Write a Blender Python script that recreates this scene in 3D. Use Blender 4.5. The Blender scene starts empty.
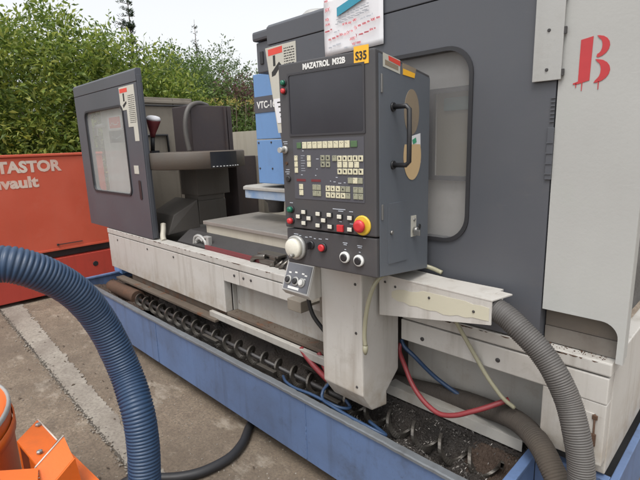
import bpy, bmesh, math, random
from math import sin, cos, pi, radians, sqrt
from mathutils import Vector, Matrix
random.seed(7)
SC = bpy.context.scene
COL = SC.collection

# ------------------------------------------------------------------ materials
def new_mat(name):
    m = bpy.data.materials.new(name); m.use_nodes = True
    nt = m.node_tree
    return m, nt, nt.nodes, nt.links, nt.nodes['Principled BSDF']

def ramp(N, L, src, stops):
    r = N.new('ShaderNodeValToRGB'); e = r.color_ramp.elements
    e[0].position, e[0].color = stops[0][0], tuple(stops[0][1]) + (1,)
    e[1].position, e[1].color = stops[-1][0], tuple(stops[-1][1]) + (1,)
    for p, c in stops[1:-1]:
        k = e.new(p); k.color = tuple(c) + (1,)
    L.new(src, r.inputs[0]); return r

def coords(N, L, scale=(1, 1, 1)):
    t = N.new('ShaderNodeTexCoord'); mp = N.new('ShaderNodeMapping')
    mp.inputs['Scale'].default_value = scale
    L.new(t.outputs['Object'], mp.inputs['Vector']); return mp.outputs['Vector']

def noise(N, L, vec, scale, detail=6, rough=.6):
    n = N.new('ShaderNodeTexNoise'); n.inputs['Scale'].default_value = scale
    n.inputs['Detail'].default_value = detail; n.inputs['Roughness'].default_value = rough
    L.new(vec, n.inputs['Vector']); return n.outputs['Fac']

def mixc(N, L, fac, a, b, mode='MIX'):
    m = N.new('ShaderNodeMixRGB'); m.blend_type = mode
    for i, v in ((0, fac), (1, a), (2, b)):
        if hasattr(v, 'default_value'): L.new(v, m.inputs[i])
        elif i == 0: m.inputs[0].default_value = v
        else: m.inputs[i].default_value = tuple(v) + (1,)
    return m.outputs[0]

def paint(name, col, rough=.45, dirt=.35, dirtcol=(.10, .075, .05), rust=0.0, streak=.3, metal=0.0, bump=.05,
          fine=60, low=None, lowcol=(.16, .10, .055), spec=.5):
    """painted, dirty sheet metal: blotches, vertical streaks, specks, rust patches; low = (z0, z1) splash dirt band"""
    m, nt, N, L, B = new_mat(name)
    v = coords(N, L); vs = coords(N, L, (9, 9, .7))
    big = noise(N, L, v, 2.3, 8, .62); st = noise(N, L, vs, 1.6, 6, .6); sp = noise(N, L, v, fine, 4, .7)
    wide = noise(N, L, v, .75, 3, .5)
    c = mixc(N, L, big, [x * .84 for x in col], [min(1, x * 1.12) for x in col])
    c = mixc(N, L, ramp(N, L, wide, [(.35, (.28, .28, .28)), (.62, (0, 0, 0))]).outputs[0], c, [x * .62 for x in col])
    sc = noise(N, L, coords(N, L, (2.2, 2.2, 26)), 3.2, 5, .75)
    c = mixc(N, L, ramp(N, L, sc, [(.64, (0, 0, 0)), (.74, (.20, .20, .20))]).outputs[0], c, [min(1, x * 1.55 + .02) for x in col])
    sm = noise(N, L, v, 5.5, 9, .74)
    c = mixc(N, L, ramp(N, L, sm, [(.55, (0, 0, 0)), (.68, (min(1, .25 + dirt * .9),) * 3)]).outputs[0], c, [a_ * .5 + b_ * .5 for a_, b_ in zip(col, dirtcol)])
    d1 = ramp(N, L, big, [(.42, (0, 0, 0)), (.75, (dirt, dirt, dirt))]).outputs[0]
    c = mixc(N, L, d1, c, dirtcol)
    d2 = ramp(N, L, st, [(.52, (0, 0, 0)), (.78, (streak, streak, streak))]).outputs[0]
    c = mixc(N, L, d2, c, [x * .8 for x in dirtcol])
    d3 = ramp(N, L, sp, [(.64, (0, 0, 0)), (.74, (dirt * 1.2,) * 3)]).outputs[0]
    c = mixc(N, L, d3, c, dirtcol)
    if rust > 0:
        rn = noise(N, L, v, 9, 10, .7)
        lo = .74 - rust * .35
        rf = ramp(N, L, rn, [(lo, (0, 0, 0)), (lo + .06, (1, 1, 1))]).outputs[0]
        rc = mixc(N, L, sp, (.06, .026, .013), (.155, .072, .036))
        c = mixc(N, L, rf, c, rc)
    if low:
        sx = N.new('ShaderNodeSeparateXYZ'); g = N.new('ShaderNodeNewGeometry')
        L.new(g.outputs['Position'], sx.inputs[0])
        mr = N.new('ShaderNodeMapRange'); mr.inputs[1].default_value = low[1]; mr.inputs[2].default_value = low[0]
        L.new(sx.outputs['Z'], mr.inputs[0])
        mu = N.new('ShaderNodeMath'); mu.operation = 'MULTIPLY'
        nn = ramp(N, L, noise(N, L, v, 14, 8, .7), [(.35, (0, 0, 0)), (.62, (1, 1, 1))]).outputs[0]
        L.new(mr.outputs[0], mu.inputs[0]); L.new(nn, mu.inputs[1])
        c = mixc(N, L, mu.outputs[0], c, lowcol)
    L.new(c, B.inputs['Base Color'])
    rr = N.new('ShaderNodeMapRange'); rr.inputs[3].default_value = max(.05, rough - .12); rr.inputs[4].default_value = min(1, rough + .22)
    L.new(big, rr.inputs[0]); L.new(rr.outputs[0], B.inputs['Roughness'])
    B.inputs['Metallic'].default_value = metal
    B.inputs['Specular IOR Level'].default_value = spec
    if bump:
        bm_ = N.new('ShaderNodeBump'); bm_.inputs['Strength'].default_value = bump; bm_.inputs['Distance'].default_value = .012
        b2 = N.new('ShaderNodeBump'); b2.inputs['Strength'].default_value = .35; b2.inputs['Distance'].default_value = .02
        L.new(wide, b2.inputs['Height']); L.new(b2.outputs[0], bm_.inputs['Normal'])
        ad = N.new('ShaderNodeMath'); ad.operation = 'ADD'
        L.new(big, ad.inputs[0]); L.new(sp, ad.inputs[1]); L.new(ad.outputs[0], bm_.inputs['Height'])
        L.new(bm_.outputs[0], B.inputs['Normal'])
    return m

def plain(name, col, rough=.5, metal=0.0, var=.15, scale=25):
    m, nt, N, L, B = new_mat(name)
    n = noise(N, L, coords(N, L), scale, 5)
    c = mixc(N, L, n, [x * (1 - var) for x in col], [min(1, x * (1 + var)) for x in col])
    L.new(c, B.inputs['Base Color']); B.inputs['Roughness'].default_value = rough; B.inputs['Metallic'].default_value = metal
    return m

def glass(name, tint=(.8, .82, .82), dust=(.42, .42, .40), fac=.35, rough=.08):
    m, nt, N, L, B = new_mat(name)
    n = noise(N, L, coords(N, L), 3.0, 7)
    st = noise(N, L, coords(N, L, (8, 8, 1)), 2.0, 5)
    B.inputs['Roughness'].default_value = rough
    L.new(mixc(N, L, st, [x * .85 for x in dust], [x * 1.1 for x in dust]), B.inputs['Base Color'])
    tr = N.new('ShaderNodeBsdfTransparent'); tr.inputs[0].default_value = tuple(tint) + (1,)
    mx = N.new('ShaderNodeMixShader')
    mr = N.new('ShaderNodeMapRange'); mr.inputs[3].default_value = fac - .08; mr.inputs[4].default_value = fac + .1
    L.new(n, mr.inputs[0]); L.new(mr.outputs[0], mx.inputs[0])
    L.new(tr.outputs[0], mx.inputs[1]); L.new(B.outputs[0], mx.inputs[2])
    L.new(mx.outputs[0], N['Material Output'].inputs[0])
    return m

def leaf_mat(name, cols, trans=.45, rough=.5):
    m, nt, N, L, B = new_mat(name)
    g = N.new('ShaderNodeNewGeometry')
    n = len(cols)
    r = ramp(N, L, g.outputs['Random Per Island'], [(i / (n - 1), c) for i, c in enumerate(cols)])
    L.new(r.outputs[0], B.inputs['Base Color']); B.inputs['Roughness'].default_value = rough
    t = N.new('ShaderNodeBsdfTranslucent'); L.new(r.outputs[0], t.inputs[0])
    mx = N.new('ShaderNodeMixShader'); mx.inputs[0].default_value = trans
    L.new(B.outputs[0], mx.inputs[1]); L.new(t.outputs[0], mx.inputs[2]); L.new(mx.outputs[0], N['Material Output'].inputs[0])
    return m

M = {}
M['grey'] = paint('grey enamel', (.076, .081, .094), .42, .12, (.10, .09, .085), streak=.10, fine=90, bump=.03)
M['grey_side'] = paint('grey blue enamel', (.112, .126, .146), .42, .12, (.10, .09, .085), streak=.10, bump=.03)
M['pendant'] = paint('pendant grey enamel', (.058, .057, .061), .45, .15, (.10, .085, .07), streak=.12, bump=.03)
M['keyfield'] = plain('membrane panel', (.07, .07, .082), .4, 0, .08, 12)
M['white'] = paint('dirty white enamel', (.50, .485, .455), .42, .30, (.19, .145, .10), rust=.09, streak=.5, fine=70, low=(.36, .62), lowcol=(.27, .215, .15))
M['white_tall'] = paint('white enamel column', (.40, .40, .385), .42, .10, (.30, .33, .29), streak=.10, fine=80)
M['white_worn'] = paint('chipped white enamel', (.47, .455, .425), .45, .35, (.16, .12, .085), rust=.14, streak=.5, fine=38)
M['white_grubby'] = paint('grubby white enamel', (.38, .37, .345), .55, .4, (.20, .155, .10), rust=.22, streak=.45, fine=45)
M['cream'] = paint('stained cream sheet', (.46, .43, .36), .5, .25, (.25, .20, .13), rust=.1, streak=.4)
M['tan'] = paint('grimy tan sheet', (.22, .195, .16), .6, .35, (.10, .08, .06), rust=.08, streak=.4)
M['stain'] = paint('oil stained sheet', (.115, .10, .085), .6, .5, (.16, .125, .09), streak=.2, fine=25)
M['stain_low'] = paint('speckled oily sheet', (.20, .185, .165), .6, 1.0, (.07, .05, .035), rust=.1, streak=.3, fine=20)
M['blue'] = paint('blue enamel', (.10, .160, .30), .5, .6, (.045, .05, .065), rust=.08, streak=.5, fine=50)
M['blue_col'] = paint('light blue enamel', (.135, .265, .50), .45, .12, (.1, .12, .16), streak=.12)
M['rim'] = paint('worn rim metal', (.17, .185, .20), .5, .7, (.06, .06, .06), rust=.15, streak=.2, metal=.3, fine=40)
M['rusty'] = paint('rusty steel', (.085, .045, .026), .8, .5, (.05, .03, .02), rust=.5, bump=.25)
M['rust_ledge'] = paint('rust stained white ledge', (.115, .092, .07), .7, .8, (.045, .028, .018), rust=.5, bump=.15)
M['dark'] = paint('oily dark steel', (.045, .042, .042), .45, .4, (.02, .018, .016), rust=.15, bump=.15)
M['darkbox'] = paint('dark brown steel', (.05, .040, .043), .5, .3, (.09, .06, .04), rust=.1, bump=.08)
M['oily'] = paint('oily grey casting', (.115, .105, .094), .5, .4, (.08, .06, .04), rust=.1, bump=.08)
M['drum'] = paint('stained magazine shell', (.070, .061, .050), .55, .5, (.09, .055, .035), rust=.22, bump=.08)
M['steel'] = paint('worn steel', (.36, .36, .35), .38, .4, (.10, .08, .06), metal=.8, rust=.06)
M['steel_oily'] = paint('oily bright steel', (.19, .178, .16), .35, .7, (.06, .045, .03), metal=.85, rust=.12)
M['alu'] = paint('dull aluminium', (.42, .42, .405), .45, .2, (.25, .23, .20), metal=.35, streak=.2)
M['table'] = paint('machine table steel', (.34, .32, .295), .38, .35, (.10, .075, .05), metal=.35, rust=.12, bump=.08)
M['black'] = plain('black plastic', (.018, .018, .02), .45)
M['rubber'] = plain('black rubber', (.022, .022, .025), .6)
M['screen'] = plain('dark crt glass', (.030, .030, .037), .22, 0, .3, 4)
M['bezel'] = plain('screen bezel', (.036, .035, .04), .45)
M['key_cream'] = plain('cream key', (.56, .53, .38), .5, 0, .25, 120)
M['key_grey'] = plain('grey key', (.26, .26, .19), .5, 0, .2, 120)
M['key_green'] = plain('green key', (.07, .13, .06), .45, 0, .2, 120)
M['key_white'] = plain('white push button', (.60, .58, .50), .5, 0, .15, 120)
M['red'] = plain('red plastic', (.48, .03, .035), .35)
M['red_dull'] = plain('dull red strip', (.14, .025, .03), .4)
M['green'] = plain('green plastic', (.01, .12, .07), .3)
M['yellow'] = plain('yellow plastic', (.62, .42, .04), .5)
M['sticker_y'] = plain('orange yellow sticker', (.78, .42, .03), .55, 0, .06)
M['paper'] = plain('white paper', (.66, .66, .68), .6, 0, .03, 8)
M['ink_red'] = plain('red ink', (.70, .10, .12), .6)
M['ink_grey'] = plain('grey print', (.42, .45, .50), .6)
M['ink_black'] = plain('black print', (.02, .02, .02), .6)
M['teal'] = plain('teal panel', (.03, .24, .34), .5)
M['letter_white'] = plain('white lettering', (.66, .66, .64), .5)
M['plate_cream'] = paint('cream warning plate', (.50, .49, .43), .5, .2, (.3, .26, .2), streak=.1)
M['sign_red'] = plain('red print', (.60, .06, .04), .5)
M['sticker_wood'] = paint('torn sticker backing', (.58, .42, .23), .7, .2, (.30, .2, .1), streak=.05)
M['sticker_worn'] = paint('faded sticker', (.25, .20, .14), .6, .5, (.10, .09, .09), streak=.1, fine=30)
M['tape'] = paint('yellowed tape', (.50, .475, .37), .6, .4, (.45, .42, .34), streak=.1)
M['stencil'] = plain('red stencil paint', (.40, .03, .035), .6, 0, .15)
M['glass_clear'] = glass('dusty door glass', (.86, .88, .88), (.60, .60, .58), .30)
M['glass_grey'] = glass('grey door glass', (.92, .92, .92), (.36, .355, .35), .22)
M['inner_panel'] = paint('inner enclosure sheet', (.68, .66, .63), .55, .25, (.25, .22, .18), streak=.2)
M['inner_grey'] = paint('inner frame grey', (.030, .033, .055), .5, .15)
M['chip_wall'] = paint('chip splashed wall', (.075, .07, .066), .7, .7, (.22, .21, .20), fine=42, bump=.6)
M['conduit'] = paint('grey corrugated conduit', (.085, .080, .076), .55, .25, (.13, .11, .085), streak=0, fine=40)
M['conduit_dirty'] = paint('dirt caked conduit', (.06, .05, .042), .8, .5, (.11, .085, .06), streak=0, fine=60, bump=.3)
M['hose_blue'] = paint('blue ribbed hose', (.018, .046, .100), .42, .25, (.055, .06, .065), streak=0, bump=.02)
M['hose_red'] = plain('red rubber hose', (.20, .028, .032), .5)
M['hose_navy'] = plain('blue rubber hose', (.022, .05, .11), .45)
M['hose_clear'] = plain('yellowed clear hose', (.30, .285, .20), .3)
M['cable'] = plain('black cable', (.02, .02, .022), .5)
M['skip'] = paint('weathered red paint', (.54, .085, .042), .55, .25, (.46, .13, .085), rust=.0, streak=.15, fine=60)
M['skip_low'] = paint('chipped dark red paint', (.42, .045, .028), .55, .2, (.12, .03, .02), rust=.12, streak=.25, fine=50)
M['skip_text'] = paint('worn white lettering', (.66, .58, .50), .6, .75, (.52, .16, .10), streak=.2, fine=60)
M['orange'] = paint('orange enamel', (.68, .13, .012), .42, .35, (.22, .06, .02), streak=.15, fine=70, rust=.02)
M['orange_wear'] = plain('bare worn edge', (.55, .48, .42), .5)
M['bark'] = paint('bark', (.09, .065, .045), .9, .4, (.04, .03, .02), bump=.5)
M['laurel'] = leaf_mat('bright laurel leaves', [(.06, .10, .02), (.13, .20, .032), (.24, .31, .055), (.38, .42, .10)])
M['laurel2'] = leaf_mat('mid green leaves', [(.055, .095, .025), (.10, .16, .04), (.17, .24, .065)])
M['sage'] = leaf_mat('grey green leaves', [(.07, .105, .05), (.115, .165, .075), (.17, .22, .10)])
M['purple'] = leaf_mat('purple brown leaves', [(.07, .03, .035), (.13, .055, .06), (.16, .09, .075), (.10, .09, .045)])
M['conifer'] = leaf_mat('dark conifer needles', [(.02, .04, .018), (.035, .06, .03), (.05, .08, .04)])
M['gold'] = leaf_mat('yellow flower heads', [(.45, .38, .10), (.6, .5, .16)])

def ground_mat():
    m, nt, N, L, B = new_mat('worn grey brown concrete')
    v = coords(N, L)
    a = noise(N, L, v, 1.1, 8, .65); b = noise(N, L, v, 5, 9, .7); f = noise(N, L, v, 75, 6, .75); m2 = noise(N, L, v, 22, 6, .7)
    c = mixc(N, L, a, (.145, .108, .076), (.245, .19, .138))
    c = mixc(N, L, ramp(N, L, b, [(.42, (0, 0, 0)), (.66, (.85, .85, .85))]).outputs[0], c, (.31, .25, .185))
    c = mixc(N, L, ramp(N, L, m2, [(.40, (.55, .55, .55)), (.55, (0, 0, 0))]).outputs[0], c, (.115, .090, .066))
    c = mixc(N, L, ramp(N, L, f, [(.40, (.8, .8, .8)), (.54, (0, 0, 0))]).outputs[0], c, (.085, .066, .049))
    vo = N.new('ShaderNodeTexVoronoi'); vo.inputs['Scale'].default_value = 38; vo.inputs['Randomness'].default_value = 1; L.new(v, vo.inputs['Vector'])
    sel = N.new('ShaderNodeMath'); sel.operation = 'MULTIPLY'
    sx = N.new('ShaderNodeSeparateXYZ'); L.new(vo.outputs['Color'], sx.inputs[0])
    L.new(ramp(N, L, vo.outputs['Distance'], [(.10, (1, 1, 1)), (.19, (0, 0, 0))]).outputs[0], sel.inputs[0])
    L.new(ramp(N, L, sx.outputs[0], [(.55, (0, 0, 0)), (.95, (.9, .9, .9))]).outputs[0], sel.inputs[1])
    c = mixc(N, L, sel.outputs[0], c, (.34, .30, .25))
    st2 = noise(N, L, v, .55, 6, .6)
    c = mixc(N, L, ramp(N, L, st2, [(.42, (0, 0, 0)), (.60, (.55, .55, .55))]).outputs[0], c, (.105, .082, .060))
    lt = noise(N, L, coords(N, L, (1, 1.7, 1)), 3.4, 8, .7)
    c = mixc(N, L, ramp(N, L, lt, [(.56, (0, 0, 0)), (.66, (.6, .6, .6))]).outputs[0], c, (.33, .29, .235))
    ds = noise(N, L, v, 2.6, 7, .72)
    c = mixc(N, L, ramp(N, L, ds, [(.54, (0, 0, 0)), (.70, (.7, .7, .7))]).outputs[0], c, (.085, .066, .050))
    L.new(c, B.inputs['Base Color']); B.inputs['Roughness'].default_value = .85
    bp = N.new('ShaderNodeBump'); bp.inputs['Strength'].default_value = .55; bp.inputs['Distance'].default_value = .008
    L.new(f, bp.inputs['Height']); L.new(bp.outputs[0], B.inputs['Normal'])
    return m
M['ground'] = ground_mat()
def strip_mat():
    m, nt, N, L, B = new_mat('pale mortar repair')
    v = coords(N, L); b = noise(N, L, v, 7, 8, .7); f = noise(N, L, v, 60, 6, .75); a = noise(N, L, v, 2.2, 5, .6)
    c = mixc(N, L, b, (.20, .175, .14), (.36, .335, .29))
    c = mixc(N, L, ramp(N, L, a, [(.45, (0, 0, 0)), (.66, (.8, .8, .8))]).outputs[0], c, (.17, .145, .12))
    c = mixc(N, L, ramp(N, L, f, [(.38, (.6, .6, .6)), (.55, (0, 0, 0))]).outputs[0], c, (.12, .10, .085))
    L.new(c, B.inputs['Base Color']); B.inputs['Roughness'].default_value = .9
    bp = N.new('ShaderNodeBump'); bp.inputs['Strength'].default_value = .6; bp.inputs['Distance'].default_value = .01
    L.new(b, bp.inputs['Height']); L.new(bp.outputs[0], B.inputs['Normal'])
    return m
M['strip'] = strip_mat()
M['crack'] = paint('crack grit', (.05, .042, .034), .95, .5, (.16, .14, .11), bump=.5)
M['swarf'] = paint('wet dark swarf', (.020, .017, .015), .45, .6, (.045, .03, .02), rust=.15, fine=110, bump=.8)
M['swarf_rust'] = paint('rust brown sludge', (.05, .030, .019), .7, .6, (.022, .015, .011), rust=.22, fine=80, bump=.6)
M['flake'] = plain('metal chips', (.13, .12, .11), .4, .6, .5, 90)

# ------------------------------------------------------------------ mesh builder
class MB:
    def __init__(s): s.bm = bmesh.new()
    def _bev(s, verts, w, seg=2):
        if w <= 0: return
        es = list({e for v in verts for e in v.link_edges})
        bmesh.ops.bevel(s.bm, geom=es, offset=w, segments=seg, affect='EDGES', profile=.6, clamp_overlap=True)
    def box(s, x0, x1, y0, y1, z0, z1, b=0.0, rot=None, at=None):
        r = bmesh.ops.create_cube(s.bm, size=1)
        mt = Matrix.Translation(((x0 + x1) / 2, (y0 + y1) / 2, (z0 + z1) / 2)) @ Matrix.Diagonal((x1 - x0, y1 - y0, z1 - z0, 1))
        if rot is not None:
            c = Vector(at) if at else Vector(((x0 + x1) / 2, (y0 + y1) / 2, (z0 + z1) / 2))
            mt = Matrix.Translation(c) @ rot @ Matrix.Translation(-c) @ mt
        bmesh.ops.transform(s.bm, matrix=mt, verts=r['verts']); s._bev(r['verts'], b); return s
    def prism(s, poly, axis, a, b, bev=0.0):
        """polygon extruded along an axis; poly is (y,z) for X, (x,z) for Y, (x,y) for Z"""
        def P(p, t): return {'X': (t, p[0], p[1]), 'Y': (p[0], t, p[1]), 'Z': (p[0], p[1], t)}[axis]
        va = [s.bm.verts.new(P(p, a)) for p in poly]; vb = [s.bm.verts.new(P(p, b)) for p in poly]
        n = len(poly)
        fs = [s.bm.faces.new(va), s.bm.faces.new(vb[::-1])]
        for i in range(n): fs.append(s.bm.faces.new((va[i], vb[i], vb[(i + 1) % n], va[(i + 1) % n])))
        bmesh.ops.recalc_face_normals(s.bm, faces=fs); s._bev(va + vb, bev); return s
    def hexa(s, pts, bev=0.0, seg=2):
        v = [s.bm.verts.new(p) for p in pts]
        fs = [s.bm.faces.new([v[i] for i in f]) for f in ((0, 1, 2, 3), (7, 6, 5, 4), (0, 4, 5, 1), (1, 5, 6, 2), (2, 6, 7, 3), (3, 7, 4, 0))]
        bmesh.ops.recalc_face_normals(s.bm, faces=fs); s._bev(v, bev, seg); return s
    def plate(s, pts, t):
        """a polygon in space given thickness t against its normal"""
        p = [Vector(q) for q in pts]
        n = (p[1] - p[0]).cross(p[2] - p[0]).normalized() * t
        va = [s.bm.verts.new(q) for q in p]; vb = [s.bm.verts.new(q - n) for q in p]; k = len(p)
        fs = [s.bm.faces.new(va), s.bm.faces.new(vb[::-1])]
        for i in range(k): fs.append(s.bm.faces.new((va[i], vb[i], vb[(i + 1) % k], va[(i + 1) % k])))
        bmesh.ops.recalc_face_normals(s.bm, faces=fs); return s
    def holed(s, outer, inner, y0, y1, bev=0):
        """plate in the XZ plane with a hole, from y0 to y1"""
        bm = s.bm; es = []
        for loop in (outer, inner):
            vs = [bm.verts.new((x, y0, z)) for x, z in loop]
            es += [bm.edges.new((vs[i], vs[(i + 1) % len(vs)])) for i in range(len(vs))]
        r = bmesh.ops.triangle_fill(bm, use_beauty=True, use_dissolve=False, edges=es)
        fs = [f for f in r['geom'] if isinstance(f, bmesh.types.BMFace)]
        for f in fs:
            f.normal_update()
            if f.normal.y > 0: f.normal_flip()
        bmesh.ops.dissolve_limit
        e = bmesh.ops.extrude_face_region(bm, geom=fs)
        nv = [g for g in e['geom'] if isinstance(g, bmesh.types.BMVert)]
        bmesh.ops.translate(bm, vec=(0, y1 - y0, 0), verts=nv)
        # front faces were consumed by the extrude: put them back
        front = []
        for f in fs:
            if f.is_valid: front.append(f)
        if not front: pass
        bmesh.ops.recalc_face_normals(bm, faces=bm.faces[:]); return s
    def tube(s, pts, r, seg=12, rad=None, cap=True):
        pts = [Vector(p) for p in pts]; n = len(pts); rings = []
        up = Vector((0, 0, 1)); t0 = (pts[1] - pts[0]).normalized()
        if abs(t0.dot(up)) > .95: up = Vector((1, 0, 0))
        nx = t0.cross(up).normalized()
        for i, p in enumerate(pts):
            t = (pts[min(i + 1, n - 1)] - pts[max(i - 1, 0)])
            t = t.normalized() if t.length > 1e-9 else t0
            nx = (nx - t * nx.dot(t)).normalized(); ny = t.cross(nx)
            rr = rad[i] if rad else r
            rings.append([s.bm.verts.new(p + (nx * cos(2 * pi * k / seg) + ny * sin(2 * pi * k / seg)) * rr) for k in range(seg)])
        fs = []
        for a, b in zip(rings, rings[1:]):
            for k in range(seg):
                f = s.bm.faces.new((a[k], a[(k + 1) % seg], b[(k + 1) % seg], b[k])); f.smooth = True; fs.append(f)
        if cap: fs += [s.bm.faces.new(rings[0][::-1]), s.bm.faces.new(rings[-1])]
        bmesh.ops.recalc_face_normals(s.bm, faces=fs); return s
    def lathe(s, prof, origin, axis=(0, 0, 1), seg=24, smooth=True, cap=True):
        """prof: (radius, height along axis)"""
        ax = Vector(axis).normalized(); u = ax.orthogonal().normalized(); w = ax.cross(u); o = Vector(origin); rings = []
        for r, hh in prof:
            rings.append([s.bm.verts.new(o + ax * hh + (u * cos(2 * pi * k / seg) + w * sin(2 * pi * k / seg)) * max(r, 1e-4)) for k in range(seg)])
        fs = []
        for a, b in zip(rings, rings[1:]):
            for k in range(seg):
                f = s.bm.faces.new((a[k], a[(k + 1) % seg], b[(k + 1) % seg], b[k])); f.smooth = smooth; fs.append(f)
        if cap: fs += [s.bm.faces.new(rings[0][::-1]), s.bm.faces.new(rings[-1])]
        bmesh.ops.recalc_face_normals(s.bm, faces=fs); return s
    def ribbon(s, pts, w, nrm, off=0):
        """flat stroke along a polyline, lying in the plane with normal nrm"""
        n = Vector(nrm); P = [Vector(p) + n * off for p in pts]
        prev = None
        for i, p in enumerate(P):
            t = (P[min(i + 1, len(P) - 1)] - P[max(i - 1, 0)]).normalized(); q = n.cross(t) * w / 2
            a, b = s.bm.verts.new(p + q), s.bm.verts.new(p - q)
            if prev: s.bm.faces.new((prev[0], a, b, prev[1]))
            prev = (a, b)
        return s
    def text(s, body, size, mat, bold=0.0, ext=.0006, align='LEFT', xs=1.0):
        cu = bpy.data.curves.new('lettering', 'FONT'); cu.body = body; cu.size = size; cu.extrude = ext; cu.offset = bold; cu.align_x = align
        cu.resolution_u = 3
        ob = bpy.data.objects.new('lettering', cu); COL.objects.link(ob)
        bpy.context.view_layer.update()
        me = bpy.data.meshes.new_from_object(ob.evaluated_get(bpy.context.evaluated_depsgraph_get()))
        bpy.data.objects.remove(ob); bpy.data.curves.remove(cu)
        n0 = len(s.bm.verts); s.bm.from_mesh(me); bpy.data.meshes.remove(me)
        s.bm.verts.ensure_lookup_table()
        vs = s.bm.verts[n0:]
        bmesh.ops.transform(s.bm, matrix=mat @ Matrix.Diagonal((xs, 1, 1, 1)), verts=vs); return s
    def shift(s, v):
        bmesh.ops.translate(s.bm, vec=v, verts=s.bm.verts[:]); return s

def world_off(o):
    v = Vector((0, 0, 0))
    while o is not None: v = v + o.location; o = o.parent
    return v

def part(name, mb, mat, parent=None, local=False, label=None, smooth=None, base=None):
    """ONE mesh object; vertices given in world space unless local"""
    me = bpy.data.meshes.new(name)
    off = Vector((0, 0, 0))
    o = bpy.data.objects.new(name, me); COL.objects.link(o)
    if parent is not None:
        o.parent = parent
        if not local: mb.shift(-world_off(parent))
    elif base is not None:
        o.location = base; mb.shift(-Vector(base))
    mb.bm.to_mesh(me); mb.bm.free()
    for m in (mat if isinstance(mat, (list, tuple)) else [mat]): me.materials.append(m)
    if smooth is not None:
        for p in me.polygons: p.use_smooth = smooth
    if label: o['label'] = label
    return o

def thing(name, label, cat, base=(0, 0, 0), group=None, rz=0):
    o = bpy.data.objects.new(name, None); COL.objects.link(o); o.location = base; o.rotation_euler.z = rz
    o.empty_display_size = .1
    return tag(o, label, cat, group)
def tag(o, label, cat, group=None, kind=None):
    if label: o['label'] = label
    if cat: o['category'] = cat
    if group: o['group'] = group
    if kind: o['kind'] = kind
    return o
def copy_at(o, parent, loc):
    c = o.copy(); COL.objects.link(c); c.parent = parent; c.location = loc; return c

def spline(pts, n=12):
    """Catmull-Rom through the points"""
    P = [Vector(p) for p in pts]; P = [P[0] * 2 - P[1]] + P + [P[-1] * 2 - P[-2]]; out = []
    for i in range(1, len(P) - 2):
        a, b, c, d = P[i - 1:i + 3]
        for k in range(n):
            t = k / n
            out.append(.5 * ((2 * b) + (c - a) * t + (2 * a - 5 * b + 4 * c - d) * t * t + (3 * b - a - 3 * c + d) * t ** 3))
    out.append(P[-2]); return out
def resample(pts, step):
    out = [pts[0]]; acc = 0
    for a, b in zip(pts, pts[1:]):
        d = (b - a).length; t = step - acc
        while t <= d:
            out.append(a.lerp(b, t / d)); t += step
        acc = (acc + d) % step
    return out
def rrect(x0, x1, z0, z1, r, n=6):
    o = []
    for cx, cz, a0 in ((x1 - r, z1 - r, 0), (x0 + r, z1 - r, 90), (x0 + r, z0 + r, 180), (x1 - r, z0 + r, 270)):
        for k in range(n + 1):
            a = radians(a0 + 90 * k / n); o.append((cx + r * cos(a), cz + r * sin(a)))
    return o
def rect(x0, x1, z0, z1): return [(x0, z0), (x1, z0), (x1, z1), (x0, z1)]
def ribbed(path, r, pitch, amp, seg=20, helical=False, sub=6):
    p = resample(spline(path, 24), pitch / sub); mb = MB()
    rh = random.Random(int(r * 1e5)); wob = [rh.uniform(-1, 1) for _ in range(len(p) // sub + 3)]
    rad = [r * (1 + .010 * sin(i * .021) + .008 * sin(i * .0057 + 1)) + amp * (1 + .25 * wob[i // sub]) * (abs(sin(pi * i / sub)) ** .6 * 2 - 1) for i in range(len(p))]
    p = [q + Vector((sin(i * .013), cos(i * .017), sin(i * .011 + 2))) * r * .05 for i, q in enumerate(p)]
    mb.tube(p, r, seg, rad); return mb

# ------------------------------------------------------------------ setting
g = MB(); g.box(-900, 900, -900, 900, -.4, 0)
tag(part('ground', g, M['ground']), None, None, kind='structure')
def wavy(ya, yb, x0, x1, n, amp, z, seed):
    rnd = random.Random(seed); mb = MB(); prev = None
    for i in range(n + 1):
        t = i / n; x = x0 + (x1 - x0) * t
        a = mb.bm.verts.new((x, ya[0] + (ya[1] - ya[0]) * t + rnd.uniform(-amp, amp), z))
        b = mb.bm.verts.new((x, yb[0] + (yb[1] - yb[0]) * t + rnd.uniform(-amp, amp), z))
        if prev: mb.bm.faces.new((prev[0], a, b, prev[1]))
        prev = (a, b)
    return mb
tag(part('path', wavy((.76, .655), (.955, .755), -5.4, -1.6, 190, .014, .004, 3), M['strip']), None, None, kind='structure')
tag(part('crack', wavy((.752, .650), (.764, .658), -5.3, -1.6, 220, .006, .008, 5), M['crack']), None, None, kind='structure')
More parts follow.
